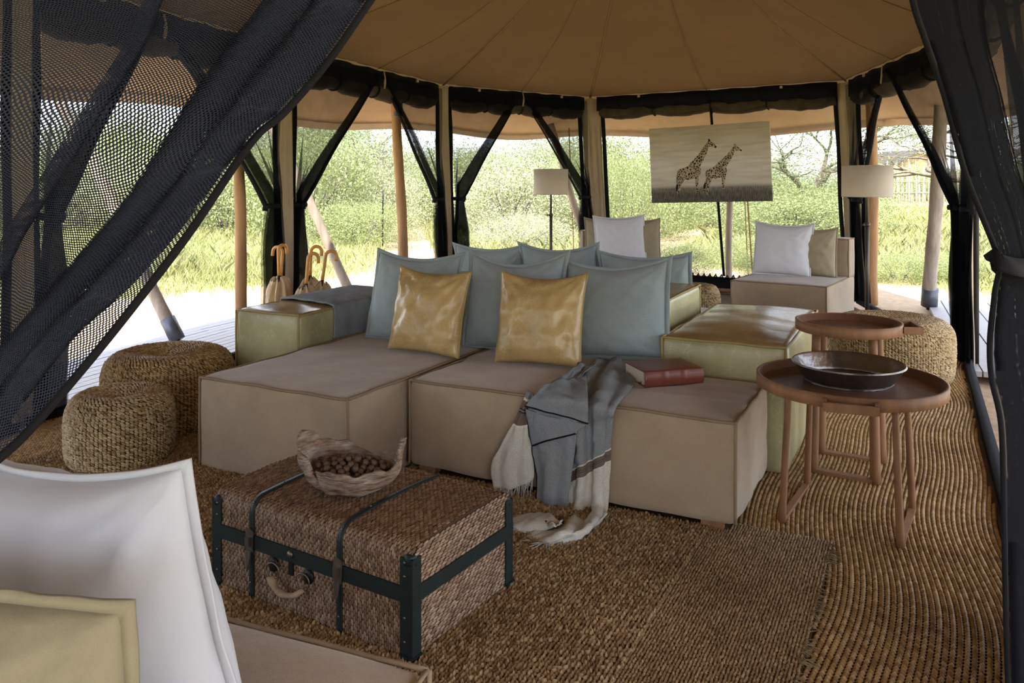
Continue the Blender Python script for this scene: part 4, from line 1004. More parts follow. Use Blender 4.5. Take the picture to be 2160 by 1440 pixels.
pouf('taller woven grass stool against the chaise', [-1.99, 4.68, 0], .355, .43, M['rope_gold'], 2, .05)
pouf('shorter woven grass stool in front of the taller stool', [-1.975, 4.07, 0], .252, .35, M['grass_rope'], 3, .05)
pouf('small far woven pouf behind the leather backrest', [1.66, 7.35, 0], .23, .47, M['grass_rope'], 4, .03)

# ------------------------------------------------------------------ armchairs
def armchair(label, corner, ang, w, dp, zb, cush):
    u = np.array([math.cos(ang), math.sin(ang)]); v = np.array([-math.sin(ang), math.cos(ang)])
    c_ = np.array(corner)+u*w/2+v*dp/2
    t = thing('armchair', label, 'armchair', (c_[0], c_[1], 0), ang)
    V, F = soft(w, dp-.02, .45, .03, (14, 16, 8), (.006, .006, .012), .006, 3, 11); mk('seat', V, F, M['linen'], t)
    V, F = soft_edges(w, dp-.02, .45, .006, .006, 12); mk('seat_piping', V, F, M['linen_pipe'], t)
    V, F = soft(w, .25, zb-.44, .03, (14, 5, 8), (.006, .012, .008), .005, 3, 13); V += [0, dp/2-.125, .44]; mk('backrest', V, F, M['linen'], t)
    V, F = soft_edges(w, .25, zb-.44, .006, .006, 14); V += [0, dp/2-.125, .44]; mk('back_piping', V, F, M['linen_pipe'], t)
    for (x, y, z, cw, ch, kind, lab, ln, rl, yw) in cush:
        p = c_+u*x+v*y
        cushion(kind+'_cushion', lab, None, cw, ch, .2, M[kind], M[kind+'_edge'], (p[0], p[1], z), ang+yw, ln, rl, seed=int(abs(x)*100)+3, dip=.018, ear=.012, k=.025, fl=.014)
    return t
armchair('beige linen armchair beside the lamp by the big pouf', (2.13, 7.88), math.radians(-35), .91, 1.12, .835,
    [(-.13, .04, .455, .55, .52, 'white', 'white cushion on the armchair beside the lamp by the big pouf', .2, -.03, .12), (.14, .16, .455, .44, .48, 'khaki', 'khaki cushion behind the white one on the armchair by the big pouf', .12, .0, .1)])
armchair('beige linen armchair mostly hidden behind the blue cushions', (.86, 8.75), math.radians(2), .9, 1.0, .83,
    [(-.03, .06, .455, .58, .55, 'white', 'white cushion on the armchair behind the blue cushions', .2, .02, .03), (-.17, .17, .455, .5, .52, 'khaki', 'khaki cushion showing at the edge of the far white cushion near the tent post', .12, .0, .0), (.2, .17, .455, .5, .51, 'khaki', 'khaki cushion at the edge of the far white cushion toward the picture', .12, .0, .0)])
def front_chair():
    ang = math.radians(-21.7); u = np.array([math.cos(ang), math.sin(ang)]); v = np.array([-math.sin(ang), math.cos(ang)])
    C_ = np.array([-.16, 1.575]); c_ = C_-u*.46-v*.41
    t = thing('armchair', 'beige linen armchair in front of the trunk holding a white cushion', 'armchair', (c_[0], c_[1], 0), ang)
    V, F = soft(.92, .82, .45, .03, (20, 18, 8), (.006, .006, .012), .006, 3, 21); mk('seat', V, F, M['linen'], t)
    V, F = soft_edges(.92, .82, .45, .002, .0055, 22, .004); mk('seat_piping', V, F, M['linen_pipe'], t)
    V, F = soft(.92, .16, .22, .03, (14, 5, 6), (.006, .008, .008), .005, 3, 23); V += [0, -.33, .44]; mk('backrest', V, F, M['linen'], t)
    V, F = soft_edges(.92, .16, .22, .006, .006, 24); V += [0, -.33, .44]; mk('back_piping', V, F, M['linen_pipe'], t)
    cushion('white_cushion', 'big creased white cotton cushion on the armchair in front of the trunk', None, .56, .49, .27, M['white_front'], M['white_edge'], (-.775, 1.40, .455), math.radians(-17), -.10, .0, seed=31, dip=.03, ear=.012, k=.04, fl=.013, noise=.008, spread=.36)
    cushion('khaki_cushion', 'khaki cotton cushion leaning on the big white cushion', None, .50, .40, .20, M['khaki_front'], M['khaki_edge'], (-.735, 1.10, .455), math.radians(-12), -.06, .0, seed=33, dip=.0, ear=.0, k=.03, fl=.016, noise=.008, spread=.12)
front_chair()

# ------------------------------------------------------------------ tray tables
def tray_table(label, cx, cy, R, zt, legs, pairs, leg_size, hang, lipH=.045):
    t = thing('tray_table', label, 'side table', (cx, cy, 0))
    pr = [(0.001, zt-.022), (R-.01, zt-.022), (R, zt-.016), (R+.004, zt-.022+lipH), (R-.006, zt-.022+lipH), (R-.014, zt-.004), (R-.03, zt-.008), (.001, zt-.008)]
    V, F = lathe(pr, 64, cap0=False, cap1=False); tr = mk('tray', V, F, M['tray'], t)
    mk('rim', *lathe([(R-.001, zt-.024), (R+.006, zt-.02), (R+.007, zt-.02+lipH), (R-.004, zt-.018+lipH), (R-.001, zt-.02)], 64, cap0=False, cap1=False), M['wood'], t)
    for a in hang:
        ca, sa = math.cos(a), math.sin(a); R_ = np.array([[ca, -sa, 0], [sa, ca, 0], [0, 0, 1]]); parts = []
        for (c_, s_) in (((R+.072, 0, zt+.002), (.014, .19, .032)), ((R+.032, .09, zt+.002), (.08, .014, .032)), ((R+.032, -.09, zt+.002), (.08, .014, .032)), ((R+.035, 0, zt-.014), (.075, .18, .006))):
            V, F = box((0, 0, 0), s_); V = (V+np.array(c_))@R_.T; parts.append((V, F))
        V, F = join(parts); mk('handle', V, F, M['wood'], t, False)
    for (x, y) in legs:
        d = np.array([x-cx, y-cy]); n = 10; P = [[d[0]*(.90+.10*(1-q)), d[1]*(.90+.10*(1-q)), q*(zt-.022)] for q in np.linspace(0, 1, n)]
        mk('leg', *tube(P, np.linspace(leg_size*1.1, leg_size*.9, n), 10, flat=(1.0, .8)), M['wood'], t)
    for i, j in pairs:
        a, b = np.array(legs[i])-[cx, cy], np.array(legs[j])-[cx, cy]; dd = b-a; L = np.linalg.norm(dd)
        V, F = box((*((a+b)/2), .013), (L, leg_size*1.5, .024), rotz(math.atan2(dd[1], dd[0]))); mk('floor_rail', V, F, M['wood'], t, False)
    return t
tray_table('larger round rust brown tray table carrying the metal pan', 1.41, 3.37, .365, .565, [(1.11, 3.315), (1.354, 3.70), (1.485, 3.08), (1.70, 3.42)], [(0, 1), (2, 3)], .017, [math.radians(-112), math.radians(68)])
tray_table('smaller taller tray table behind the larger one', 1.645, 3.945, .238, .70, [(1.452, 3.89), (1.685, 3.735), (1.59, 4.15), (1.835, 4.0)], [(0, 1), (2, 3)], .027, [math.radians(-12)])
def pan():
    p = np.array([1.43, 3.43, .559]); t = thing('metal_pan', 'shallow hammered dark metal pan on the larger tray table', 'pan', p)
    R = .225; pr = [(.001, 0), (.16, 0), (.178, .006), (R-.004, .07), (R, .074), (R-.006, .076), (.178, .012), (.165, .006), (.001, .006)]
    V, F = lathe(crs(np.array(pr), 34), 72, cap0=False, cap1=False)
    a = np.arctan2(V[:, 1], V[:, 0]); r = np.hypot(V[:, 0], V[:, 1]); dm = .0022*np.sin(a*26)*np.sin(r*150+np.floor(a*4))*(r > .17)*(r < R-.006)
    V[:, 0] += np.cos(a)*dm; V[:, 1] += np.sin(a)*dm
    mk('bowl', V, F, M['pan'], t); ring = [[R*math.cos(q), R*math.sin(q), .074] for q in np.linspace(0, 2*PI, 65)[:-1]]; mk('rim', *tube(ring, .0035, 6, closed=True), M['pan'], t)
pan()

# ------------------------------------------------------------------ wicker trunk
TA = math.radians(-32); TU = np.array([math.cos(TA), math.sin(TA)]); TV = np.array([-math.sin(TA), math.cos(TA)])
TL, TW, THt = .87, .53, .335
FR = np.array([-.29, 2.335]); TC = FR-TU*TL/2+TV*TW/2
def build_trunk():
    t = thing('wicker_trunk', 'woven cane trunk with dark green metal bands', 'trunk', (TC[0], TC[1], .008), TA)
    rr = .05
    # profile of the lid across the depth (y, z): rounded front and back top edges
    def surf_point(q):                           # runs up the front, over the top, down the back; q in metres
        L1 = THt-rr; L2 = PI/2*rr; L3 = TW-2*rr
        if q < L1: return (-TW/2, q), (-1, 0)
        q -= L1
        if q < L2: a = q/rr; return (-TW/2+rr-rr*math.cos(a), THt-rr+rr*math.sin(a)), (-math.cos(a), math.sin(a))
        q -= L2
        if q < L3: return (-TW/2+rr+q, THt+.008*math.sin(PI*q/L3)), (0, 1)
        q -= L3
        if q < L2: a = q/rr; return (TW/2-rr+rr*math.sin(a), THt-rr+rr*math.cos(a)), (math.sin(a), math.cos(a))
        q -= L2; return (TW/2, THt-rr-q), (1, 0)
    total = 2*(THt-rr)+PI*rr+TW-2*rr
    qs = np.linspace(0, total, 60); prof = [surf_point(q)[0] for q in qs]; n = len(prof)
    V = [[x, y*.995, max(z-.003, 0)] for x in (-TL/2+.003, TL/2-.003) for (y, z) in prof]
    F = [(i, i+1, n+i+1, n+i) for i in range(n-1)]+[tuple(range(n)), tuple(range(2*n-1, n-1, -1)), (0, n, 2*n-1, n-1)]
    mk('core', V, F, M['trunk'], t, False)
    PP, DD, NN = [], [], []
    px_, pq = .0088, .021                        # strand pitch
    for i, x in enumerate(np.arange(-TL/2+.004, TL/2-.001, px_)):
        for q in np.arange(.01+(i % 2)*pq/2, total-.004, pq):
            (y, z), (ny, nz) = surf_point(q); (y2, z2), _ = surf_point(min(q+.004, total-1e-4)); d = np.array([.0, y2-y, z2-z]); d /= np.linalg.norm(d)+1e-9
            PP.append((x, y, z)); DD.append(d+np.array([.10*(1 if i % 2 else -1), 0, 0])); NN.append((0, ny, nz))
    o = stitches('cane_weave', np.array(PP)+RNG.normal(0, .0005, (len(PP), 3)), DD, NN, .0235, .0098, .0042, M['cane'], t); tag(o, kind='stuff')
    PP, DD, NN = [], [], []
    for sx in (-1, 1):
        for i, z in enumerate(np.arange(.008, THt-.004, .0088)):
            for y in np.arange(-TW/2+.012+(i % 3)*.009, TW/2-.008, .027):
                if z > THt-rr and abs(y) > TW/2-rr+math.sqrt(max(0, rr**2-(z-THt+rr)**2)): continue
                PP.append((sx*TL/2, y, z)); DD.append((0, 1, .08)); NN.append((sx, 0, 0))
    o = stitches('end_weave', np.array(PP)+RNG.normal(0, .0005, (len(PP), 3)), DD, NN, .029, .0098, .004, M['cane'], t); tag(o, kind='stuff')
    e = .006
    # belt of metal round the middle
    for (c_, s_) in (((0, -TW/2-e, .195), (TL+.02, .007, .046)), ((0, TW/2+e, .195), (TL+.02, .007, .046)), ((TL/2+e, 0, .195), (.007, TW+.016, .046)), ((-TL/2-e, 0, .195), (.007, TW+.016, .046))):
        V, F = box(c_, s_); mk('metal_belt', V, F, M['band'], t, False)
    for sx in (-1, 1):
        for sy in (-1, 1):
            parts = [box((sx*(TL/2-.014), sy*(TW/2+e*.9), .152), (.046, .006, .30)), box((sx*(TL/2+e*.9), sy*(TW/2-.012), .152), (.006, .042, .30))]
            V, F = join(parts); cp = mk('corner_angle', V, F, M['band'], t, False)
            Vc, Fc = lathe([(.001, .012), (.012, .010), (.019, .004), (.022, -.02)], 12); Vc = Vc*[1, 1, 1]+[sx*(TL/2-.012), sy*(TW/2-.01), THt-.034]; mk('corner_cap', Vc, Fc, M['band'], cp)
            Vc, Fc = box((sx*(TL/2-.01), sy*(TW/2-.01), .010), (.046, .046, .02)); mk('corner_foot', Vc*[1, 1, 1], Fc, M['band'], cp, False)
            for z in (.06, .13, .25, .29):
                Vr, Fr = lathe([(.0045, 0), (.004, .003), (.001, .0045)], 8); Vr = np.stack([Vr[:, 0], -Vr[:, 2] if sy < 0 else Vr[:, 2], Vr[:, 1]], 1)+[sx*(TL/2-.02), sy*(TW/2+e*1.4), z]; mk('rivet', Vr, Fr, M['latch'], cp)
    # two straps over the lid
    for x in (-.245, .155):
        P, W_ = [], .011; V = []
        for q in np.linspace(.005, total-.005, 70):
            (y, z), (ny, nz) = surf_point(q)
            for s_ in (-1, 1): V.append([x+s_*W_, y+ny*.0065, z+nz*.0065])
        o = mk('strap', V, grid_faces(70, 2), M['band'], t); sm = o.modifiers.new('t', 'SOLIDIFY'); sm.thickness = .004
        for q in np.linspace(.06, total-.06, 9):
            (y, z), (ny, nz) = surf_point(q); nv = np.array([0, ny, nz]); a_, b_, _ = frame_from(nv)
            Vr, Fr = lathe([(.004, 0), (.0035, .003), (.001, .004)], 8); Vr = Vr[:, :1]*a_+Vr[:, 1:2]*b_+Vr[:, 2:]*nv+np.array([x, y+ny*.009, z+nz*.009]); mk('rivet', Vr, Fr, M['latch'], o)
        # latch on the belt
        yb = -TW/2-e-.006; parts = []
        ol = [(x+.018*math.cos(a), yb, .222+.020*math.sin(a)) for a in np.linspace(0, PI, 10)]+[(x-.018*.8, yb, .165), (x+.018*.8, yb, .165)]
        V = np.array(ol+[(p[0], p[1]-.004, p[2]) for p in ol]); k = len(ol); F = [tuple(range(k)), tuple(range(2*k-1, k-1, -1))]+[(i, i+k, (i+1) % k+k, (i+1) % k) for i in range(k)]
        lt = mk('latch', V, F, M['latch'], t, False)
        V, F = box((x, yb-.008, .200), (.02, .012, .03)); mk('buckle', V, F, M['latch'], lt, False)
        hs = [(x-.012, .17), (x+.012, .17), (x+.010, .135), (x, .108), (x-.010, .135)]; yy = yb-.006 if x < 0 else yb-.003
        V = np.array([(a, yy-.001*(i > 1)*4, z) for i, (a, z) in enumerate(hs)]+[(a, yy-.004-.001*(i > 1)*4, z) for i, (a, z) in enumerate(hs)]); k = 5
        mk('hasp', V, [tuple(range(k)), tuple(range(2*k-1, k-1, -1))]+[(i, i+k, (i+1) % k+k, (i+1) % k) for i in range(k)], M['latch'], lt, False)
    # carrying handle
    yb = -TW/2-.01
    for x in (-.135, .025):
        V, F = lathe([(.022, -.003), (.022, .002), (.012, .006), (.001, .007)], 14); V = np.stack([V[:, 0]+x, yb-V[:, 2], V[:, 1]*1.1+.148], 1); pl = mk('handle_plate', V, F, M['dark_metal'], t)
        ring = [[x+.026*math.cos(a)+(.012 if x < 0 else -.012), yb-.014+.004*math.cos(a), .135+.026*math.sin(a)] for a in np.linspace(0, 2*PI, 19)[:-1]]; mk('ring', *tube(ring, .0028, 6, closed=True), M['latch'], pl)
    P = crs(np.array([[-.128, yb-.018, .115], [-.10, yb-.026, .094], [-.055, yb-.03, .084], [-.01, yb-.026, .092], [.02, yb-.018, .112]]), 20); mk('handle_grip', *tube(P, .0125+.002*np.sin(np.arange(20)*.9), 10, flat=(1, .65)), M['grip'], t)
    V, F = box((-.055, yb+.003, .155), (.02, .006, .045)); mk('hasp_plate', V, F, M['dark_metal'], t, False)
    V, F = lathe([(.012, 0), (.012, .006), (.004, .01)], 12); V = np.stack([V[:, 0]-.055, -TW/2-e-.003-V[:, 2], V[:, 1]+.2], 1); mk('lock', V, F, M['latch'], t)
build_trunk()

# driftwood bowl and nuts
def build_bowl():
    p = PZ(738, 1020, THt+.018); c_ = np.array([-.545, 2.735, THt+.022])
    t = thing('driftwood_bowl', 'rough split driftwood bowl full of nuts on the trunk', 'bowl', c_, math.radians(-8))
    n, m = 96, 18; V = []
    a = np.arange(n)*2*PI/n
    rim = .092+.092*np.exp(-((np.mod(a-math.radians(168)+PI, 2*PI)-PI)/.72)**2)+.085*np.exp(-((np.mod(a-math.radians(14)+PI, 2*PI)-PI)/.42)**2)+.02*np.exp(-((np.mod(a-math.radians(110)+PI, 2*PI)-PI)/.5)**2)
    rim += .005*np.sin(a*7+1)+.003*np.sin(a*17+1)
    crack = np.exp(-((np.mod(a-math.radians(228)+PI, 2*PI)-PI)/.085)**2); rim -= .062*crack
    def shell(f, k, inset, base):
        z = base+(rim[k]-base)*f; e_ = math.sqrt(max(0, 1-(1-min(z/.15, 1))**2.2)); rx = (.055+.125*e_)-inset+.012*max(0, z-.12)/.08; ry = (.05+.075*e_)-inset
        nx = .005*math.sin(a[k]*5+z*30)+.003*math.sin(a[k]*11-z*50)
        ins = 1-.22*crack[k]*min(1, z/.06) if inset == 0 else 1-.1*crack[k]
        return [(rx+nx)*math.cos(a[k])*ins, (ry+nx)*math.sin(a[k])*ins, z]
    for j in range(m):
        for k in range(n): V.append(shell(j/(m-1), k, 0, 0.0))
    for j in range(m):
        for k in range(n): V.append(shell(1-j/(m-1), k, .013+.004*math.sin(a[k]*7), .022))
    R = 2*m; F = [(j*n+k, j*n+(k+1) % n, (j+1)*n+(k+1) % n, (j+1)*n+k) for j in range(R-1) for k in range(n)]+[tuple(range(n))[::-1], tuple((R-1)*n+k for k in range(n))]
    mk('shell', V, F, M['driftwood'], t)
    # nuts: each one a thing
    V, F = lathe([(.0005, -.0105), (.006, -.009), (.0095, -.004), (.0105, .001), (.0085, .0065), (.004, .0098), (.0008, .0118)], 12)
    base = None; c2, s2 = math.cos(math.radians(-8)), math.sin(math.radians(-8)); placed = []
    tries = 0
    while len(placed) < 95 and tries < 9000:
        tries += 1; q = RNG.random(2)*2-1
        if q@q > 1: continue
        x, y = q[0]*.128, q[1]*.083; z0 = .070+.024*math.cos(math.hypot(*q)*1.5)
        lay = 0 if len(placed) < 58 else 1; z = z0+lay*.014
        if any((x-a_[0])**2+(y-a_[1])**2+(z-a_[2])**2 < .0186**2 for a_ in placed): continue
        placed.append((x, y, z))
    for (x, y, z) in placed:
        if base is None: o = base = mk('nut', V, F, M['nut'])
        else: o = base.copy(); COL.objects.link(o)
        o.location = (c_[0]+x*c2-y*s2, c_[1]+x*s2+y*c2, c_[2]+z); o.rotation_euler = (RNG.random()*6, RNG.random()*6, RNG.random()*6); s_ = .9+.25*RNG.random(); o.scale = (s_, s_, s_)
        tag(o, 'small round brown nut in the driftwood bowl', 'nut', 'nuts in the driftwood bowl')
build_bowl()

# ------------------------------------------------------------------ lamps
def lamp(label, x, y, zt, zb, R, base_a=0.0):
    t = thing('floor_lamp', label, 'lamp', (x, y, 0))
    V, F = lathe([(R*.98, zb), (R*.98, zt), (R*.965, zt), (R*.965, zb), (R*.98, zb)], 48, cap0=False, cap1=False); sh = mk('lamp_shade', V, F, M['shade'], t)
    for z in (zb, zt): mk('shade_wire', *tube([[R*.972*math.cos(a), R*.972*math.sin(a), z] for a in np.linspace(0, 2*PI, 41)[:-1]], .004, 5, closed=True), M['white_edge'], sh)
    for a in (0, 2.1, 4.2): mk('spider', *tube([[0, 0, zt-.03], [R*.96*math.cos(a), R*.96*math.sin(a), zt-.012]], .003, 5), M['bronze'], sh)
    mk('pole', *tube([[0, 0, .1], [0, 0, zb*.79]], .020, 12), M['bronze'], t); mk('upper_pole', *tube([[0, 0, zb*.78], [0, 0, zt-.03]], .013, 12), M['bronze'], t)
    mk('joint', *tube([[0, 0, zb*.775], [0, 0, zb*.80]], .027, 12), M['bronze'], t); mk('knob', *tube([[-.02, -.01, zb*.787], [-.055, -.02, zb*.787]], .009, 8), M['bronze'], t)
    mk('hub', *tube([[0, 0, .085], [0, 0, .14]], .035, 12), M['dark_metal'], t)
    for k in range(3):
        a = base_a+k*2*PI/3; c_, s_ = math.cos(a), math.sin(a)
        P = crs(np.array([[0, 0, .115], [.06*c_, .06*s_, .125], [.14*c_, .14*s_, .10], [.19*c_, .19*s_, .03], [.215*c_, .215*s_, .012]]), 18); mk('leg', *tube(P, .014, 8), M['dark_metal'], t)
lamp('floor lamp with pale drum shade between the linen armchair and the big pouf', 3.415, 7.75, 1.56, 1.265, .235, math.radians(190))
lamp('floor lamp with pale drum shade against the netting behind the blue cushions', .50, 10.35, 1.57, 1.25, .225, 1.0)

# ------------------------------------------------------------------ giraffe picture
def build_picture():
    c4 = [PD(1366, 272, 10.65), PD(1620, 255, 9.85), PD(1632, 424, 9.85), PD(1378, 428, 10.65)]     # TL TR BR BL
    cen = np.mean(c4, 0); ex = (c4[1]-c4[0]+c4[2]-c4[3])/2; Wd = np.linalg.norm(ex); ex /= Wd
    up = (c4[0]-c4[3]+c4[1]-c4[2])/2; up -= ex*(up@ex); H = np.linalg.norm(up); up /= H; nn = np.cross(ex, up)     # nn points to the room
    if nn@(-cen) < 0: nn = -nn
    m, n, p, o = new_mat('giraffe_print_ground')
    uv = N_(n, 'ShaderNodeUVMap'); sp = N_(n, 'ShaderNodeSeparateXYZ'); n.links.new(uv.outputs[0], sp.inputs[0])
    r = N_(n, 'ShaderNodeValToRGB'); e = r.color_ramp.elements
    cols = [(0, '#77736b'), (.12, '#817c74'), (.19, '#a39d94'), (.235, '#d2cbc0'), (.5, '#ded7cc'), (.8, '#cfc5b4'), (1, '#beb19c')]
    while len(e) < len(cols): e.new(.5)
    for k_, (q, c_) in enumerate(cols): e[k_].position = q; e[k_].color = (*lin(c_), 1)
    mp_ = N_(n, 'ShaderNodeMapping'); mp_.inputs['Scale'].default_value = (1.6, 9, 1); n.links.new(uv.outputs[0], mp_.inputs[0])
    z = N_(n, 'ShaderNodeTexNoise', Scale=2.0, Detail=5.0); n.links.new(mp_.outputs[0], z.inputs['Vector'])
    n.links.new(sp.outputs[1], r.inputs[0])
    r2 = N_(n, 'ShaderNodeValToRGB'); r2.color_ramp.elements[0].position = .35; r2.color_ramp.elements[0].color = (.74, .72, .68, 1); r2.color_ramp.elements[1].position = .6; n.links.new(z.outputs[0], r2.inputs[0])
    m1 = N_(n, 'ShaderNodeMixRGB', blend_type='MULTIPLY'); m1.inputs[0].default_value = .7; n.links.new(r.outputs[0], m1.inputs[1]); n.links.new(r2.outputs[0], m1.inputs[2])
    mg = N_(n, 'ShaderNodeMapping'); mg.inputs['Rotation'].default_value = (0, 0, .5); mg.inputs['Scale'].default_value = (150, 14, 1); n.links.new(uv.outputs[0], mg.inputs[0])
    g = N_(n, 'ShaderNodeTexNoise', Scale=1.0, Detail=3.0); n.links.new(mg.outputs[0], g.inputs['Vector'])
    r3 = N_(n, 'ShaderNodeValToRGB'); r3.color_ramp.elements[0].position = .35; r3.color_ramp.elements[0].color = (.35, .34, .32, 1); r3.color_ramp.elements[1].position = .7; r3.color_ramp.elements[1].color = (1.0, 1, 1, 1); n.links.new(g.outputs[0], r3.inputs[0])
    mk_ = N_(n, 'ShaderNodeMapRange'); mk_.inputs['From Min'].default_value = .21; mk_.inputs['From Max'].default_value = .18; n.links.new(sp.outputs[1], mk_.inputs[0])
    m2 = N_(n, 'ShaderNodeMixRGB', blend_type='MULTIPLY'); n.links.new(mk_.outputs[0], m2.inputs[0]); n.links.new(m1.outputs[0], m2.inputs[1]); n.links.new(r3.outputs[0], m2.inputs[2])
    n.links.new(m2.outputs[0], p.inputs['Base Color']); p.inputs['Roughness'].default_value = .8; p.inputs['Specular IOR Level'].default_value = .15
    # giraffe coat
    mgir, n, p, o = new_mat('giraffe_print')
    uv = N_(n, 'ShaderNodeUVMap'); mp_ = N_(n, 'ShaderNodeMapping'); mp_.inputs['Scale'].default_value = (60, 36, 1); n.links.new(uv.outputs[0], mp_.inputs[0])
    v = N_(n, 'ShaderNodeTexVoronoi', Scale=1.0, feature='DISTANCE_TO_EDGE'); n.links.new(mp_.outputs[0], v.inputs['Vector'])
    r = N_(n, 'ShaderNodeValToRGB'); r.color_ramp.elements[0].position = .10; r.color_ramp.elements[0].color = (*lin('#b5a58e'), 1); r.color_ramp.elements[1].position = .17; r.color_ramp.elements[1].color = (*lin('#30291f'), 1)
    n.links.new(v.outputs[0], r.inputs[0]); n.links.new(r.outputs[0], p.inputs['Base Color']); p.inputs['Roughness'].default_value = .8; p.inputs['Specular IOR Level'].default_value = .15
    mdark = mat('giraffe_dark', '#2c261e', .8, .2, 30, 0, 50, .1)
    t = thing('giraffe_picture', 'sepia canvas print of two giraffes hung before the window', 'picture', cen)
    def pt(u, v_, off): return ex*(u-.5)*Wd+up*(v_-.5)*H+nn*off
    cs = [(0, 0), (1, 0), (1, 1), (0, 1)]
    V = [pt(a, b, .0) for a, b in cs]+[pt(a, b, -.035) for a, b in cs]
    mk('canvas', V, [(0, 1, 2, 3), (4, 7, 6, 5), (0, 4, 5, 1), (1, 5, 6, 2), (2, 6, 7, 3), (3, 7, 4, 0)], m, t, False, uv=[(a, b) for a, b in cs]*2)
    V, F = join([box((0, 0, 0), (1, 1, 1))]); V = np.array([ex*x*(Wd-.04)+up*y*(H-.04)+nn*(z*.02-.05) for x, y, z in V]); mk('stretcher', V, F, M['wood'], t, False)
    TLz, TRz, BRz, BLz = map(np.array, ((170., 218.), (1895., 92.), (1978., 1240.), (258., 1275.)))
    def inv(px, py):
        u = v_ = .5
        for _ in range(12):
            P = BLz*(1-u)*(1-v_)+BRz*u*(1-v_)+TRz*u*v_+TLz*(1-u)*v_; du = (BRz-BLz)*(1-v_)+(TRz-TLz)*v_; dv = (TLz-BLz)*(1-u)+(TRz-BRz)*u
            d = np.linalg.solve(np.array([du, dv]).T, np.array([px, py])-P); u += d[0]; v_ += d[1]
        return u, v_
    g1 = [(1190, 465), (1170, 485), (1140, 470), (1105, 465), (1075, 465), (1062, 500), (1045, 560), (1015, 630), (985, 690), (955, 750), (970, 790), (978, 830), (965, 870), (945, 900), (945, 960), (940, 1020), (943, 1070), (938, 1105), (918, 1105), (915, 1060), (905, 1000), (895, 945), (885, 920), (850, 930), (800, 940), (780, 950), (760, 935), (745, 925), (725, 965), (700, 1000), (690, 1050), (685, 1100), (660, 1125), (645, 1135), (635, 1120), (645, 1060), (640, 1000), (630, 940), (620, 900), (620, 860), (625, 820), (650, 795), (690, 775), (740, 765), (790, 735), (820, 690), (870, 640), (930, 575), (985, 490), (1030, 420), (1045, 395), (1065, 390), (1060, 360), (1072, 350), (1090, 365), (1092, 390), (1115, 395), (1140, 410), (1165, 440)]
    g2 = [(1548, 518), (1530, 525), (1500, 515), (1470, 520), (1445, 520), (1430, 560), (1400, 630), (1370, 690), (1330, 755), (1345, 800), (1345, 830), (1330, 870), (1325, 920), (1318, 980), (1325, 1040), (1315, 1065), (1285, 1065), (1280, 1030), (1278, 960), (1272, 900), (1220, 910), (1185, 925), (1160, 912), (1140, 915), (1125, 960), (1110, 1000), (1100, 1060), (1092, 1140), (1075, 1150), (1065, 1080), (1070, 1040), (1040, 1080), (1015, 1140), (1005, 1130), (1020, 1060), (1035, 1000), (1045, 940), (1040, 880), (1035, 840), (1055, 805), (1090, 780), (1140, 760), (1180, 730), (1215, 690), (1270, 645), (1330, 580), (1390, 505), (1420, 465), (1430, 455), (1418, 425), (1430, 415), (1440, 435), (1450, 415), (1462, 440), (1470, 455), (1500, 480), (1530, 505)]
    dk = [[(622, 870), (618, 940), (625, 1000), (612, 1050), (620, 1100), (640, 1110), (648, 1030), (635, 1000), (628, 940), (630, 880)], [(1040, 970), (1018, 1020), (1020, 1075), (1050, 1060), (1052, 1000)], [(1190, 465), (1170, 485), (1150, 472), (1165, 445)], [(1548, 518), (1530, 525), (1508, 514), (1522, 498)], [(1060, 360), (1072, 350), (1090, 365), (1092, 390), (1065, 390)]]
    for pts, mm, nm, of in [(g1, mgir, 'printed_giraffe', .0015), (g2, mgir, 'printed_giraffe', .0015)]+[(d, mdark, 'printed_detail', .0022) for d in dk]:
        q = [inv(*a) for a in pts]; V = [pt(u, v_, of) for u, v_ in q]; mk(nm, V, [tuple(range(len(V)))], mm, t, False, uv=q)
build_picture()

# ------------------------------------------------------------------ umbrellas
def umbrella(label, hx, hy, d, lean, yaw, drop):
    top = PD(hx, hy, d); H = top[2]-.05
    from mathutils import Euler
    off = Euler((lean[0], lean[1], yaw)).to_matrix()@Vector((.043, 0, H))
    t = thing('umbrella', label, 'umbrella', (top[0]-off.x, top[1]-off.y, .05), yaw, 'walking umbrellas behind the armrest'); t.rotation_euler = (lean[0], lean[1], yaw)
    hk = [[0, 0, H-.24]]+[[0, 0, H-.12]]+[[.042-.042*math.cos(a), 0, H-.042+.042*math.sin(a)] for a in np.linspace(0, PI, 9)]+[[.086, 0, H-.075]]
    mk('handle', *tube(crs(np.array(hk), 34), .0135, 10), M['cane_handle'], t)
    mk('shaft', *tube([[0, 0, .02], [0, 0, H-.23]], .006, 8), M['dark_metal'], t); mk('collar', *tube([[0, 0, H-.26], [0, 0, H-.235]], .015, 10), M['black'], t)
    n, m = 48, 16; V = []
    for j in range(m):
        f = j/(m-1); z = .06+(H-.32)*f; r = .018+.072*math.sin(PI*f*.93)**.7*(.5+.6*f)
        for k in range(n):
            a = k*2*PI/n; q = 1+.38*math.sin(a*8+3*f+yaw)*(.3+f*.9)+.12*math.sin(a*3+f*5); V.append([r*q*math.cos(a+f), r*q*math.sin(a+f), z+.02*math.sin(a*8)*f])
    F = [(j*n+k, j*n+(k+1) % n, (j+1)*n+(k+1) % n, (j+1)*n+k) for j in range(m-1) for k in range(n)]; o = mk('canopy', V, F, M['umbrella'], t); sm = o.modifiers.new('t', 'SOLIDIFY'); sm.thickness = .002
    for k in range(8):
        a = k*2*PI/8; mk('rib_tip', *tube([[.03*math.cos(a), .03*math.sin(a), H-.30], [.02*math.cos(a), .02*math.sin(a), H-.255]], .0022, 5), M['black'], t)
    mk('tip', *tube([[0, 0, -.045], [0, 0, .06]], [.004, .008], 8), M['black'], t)
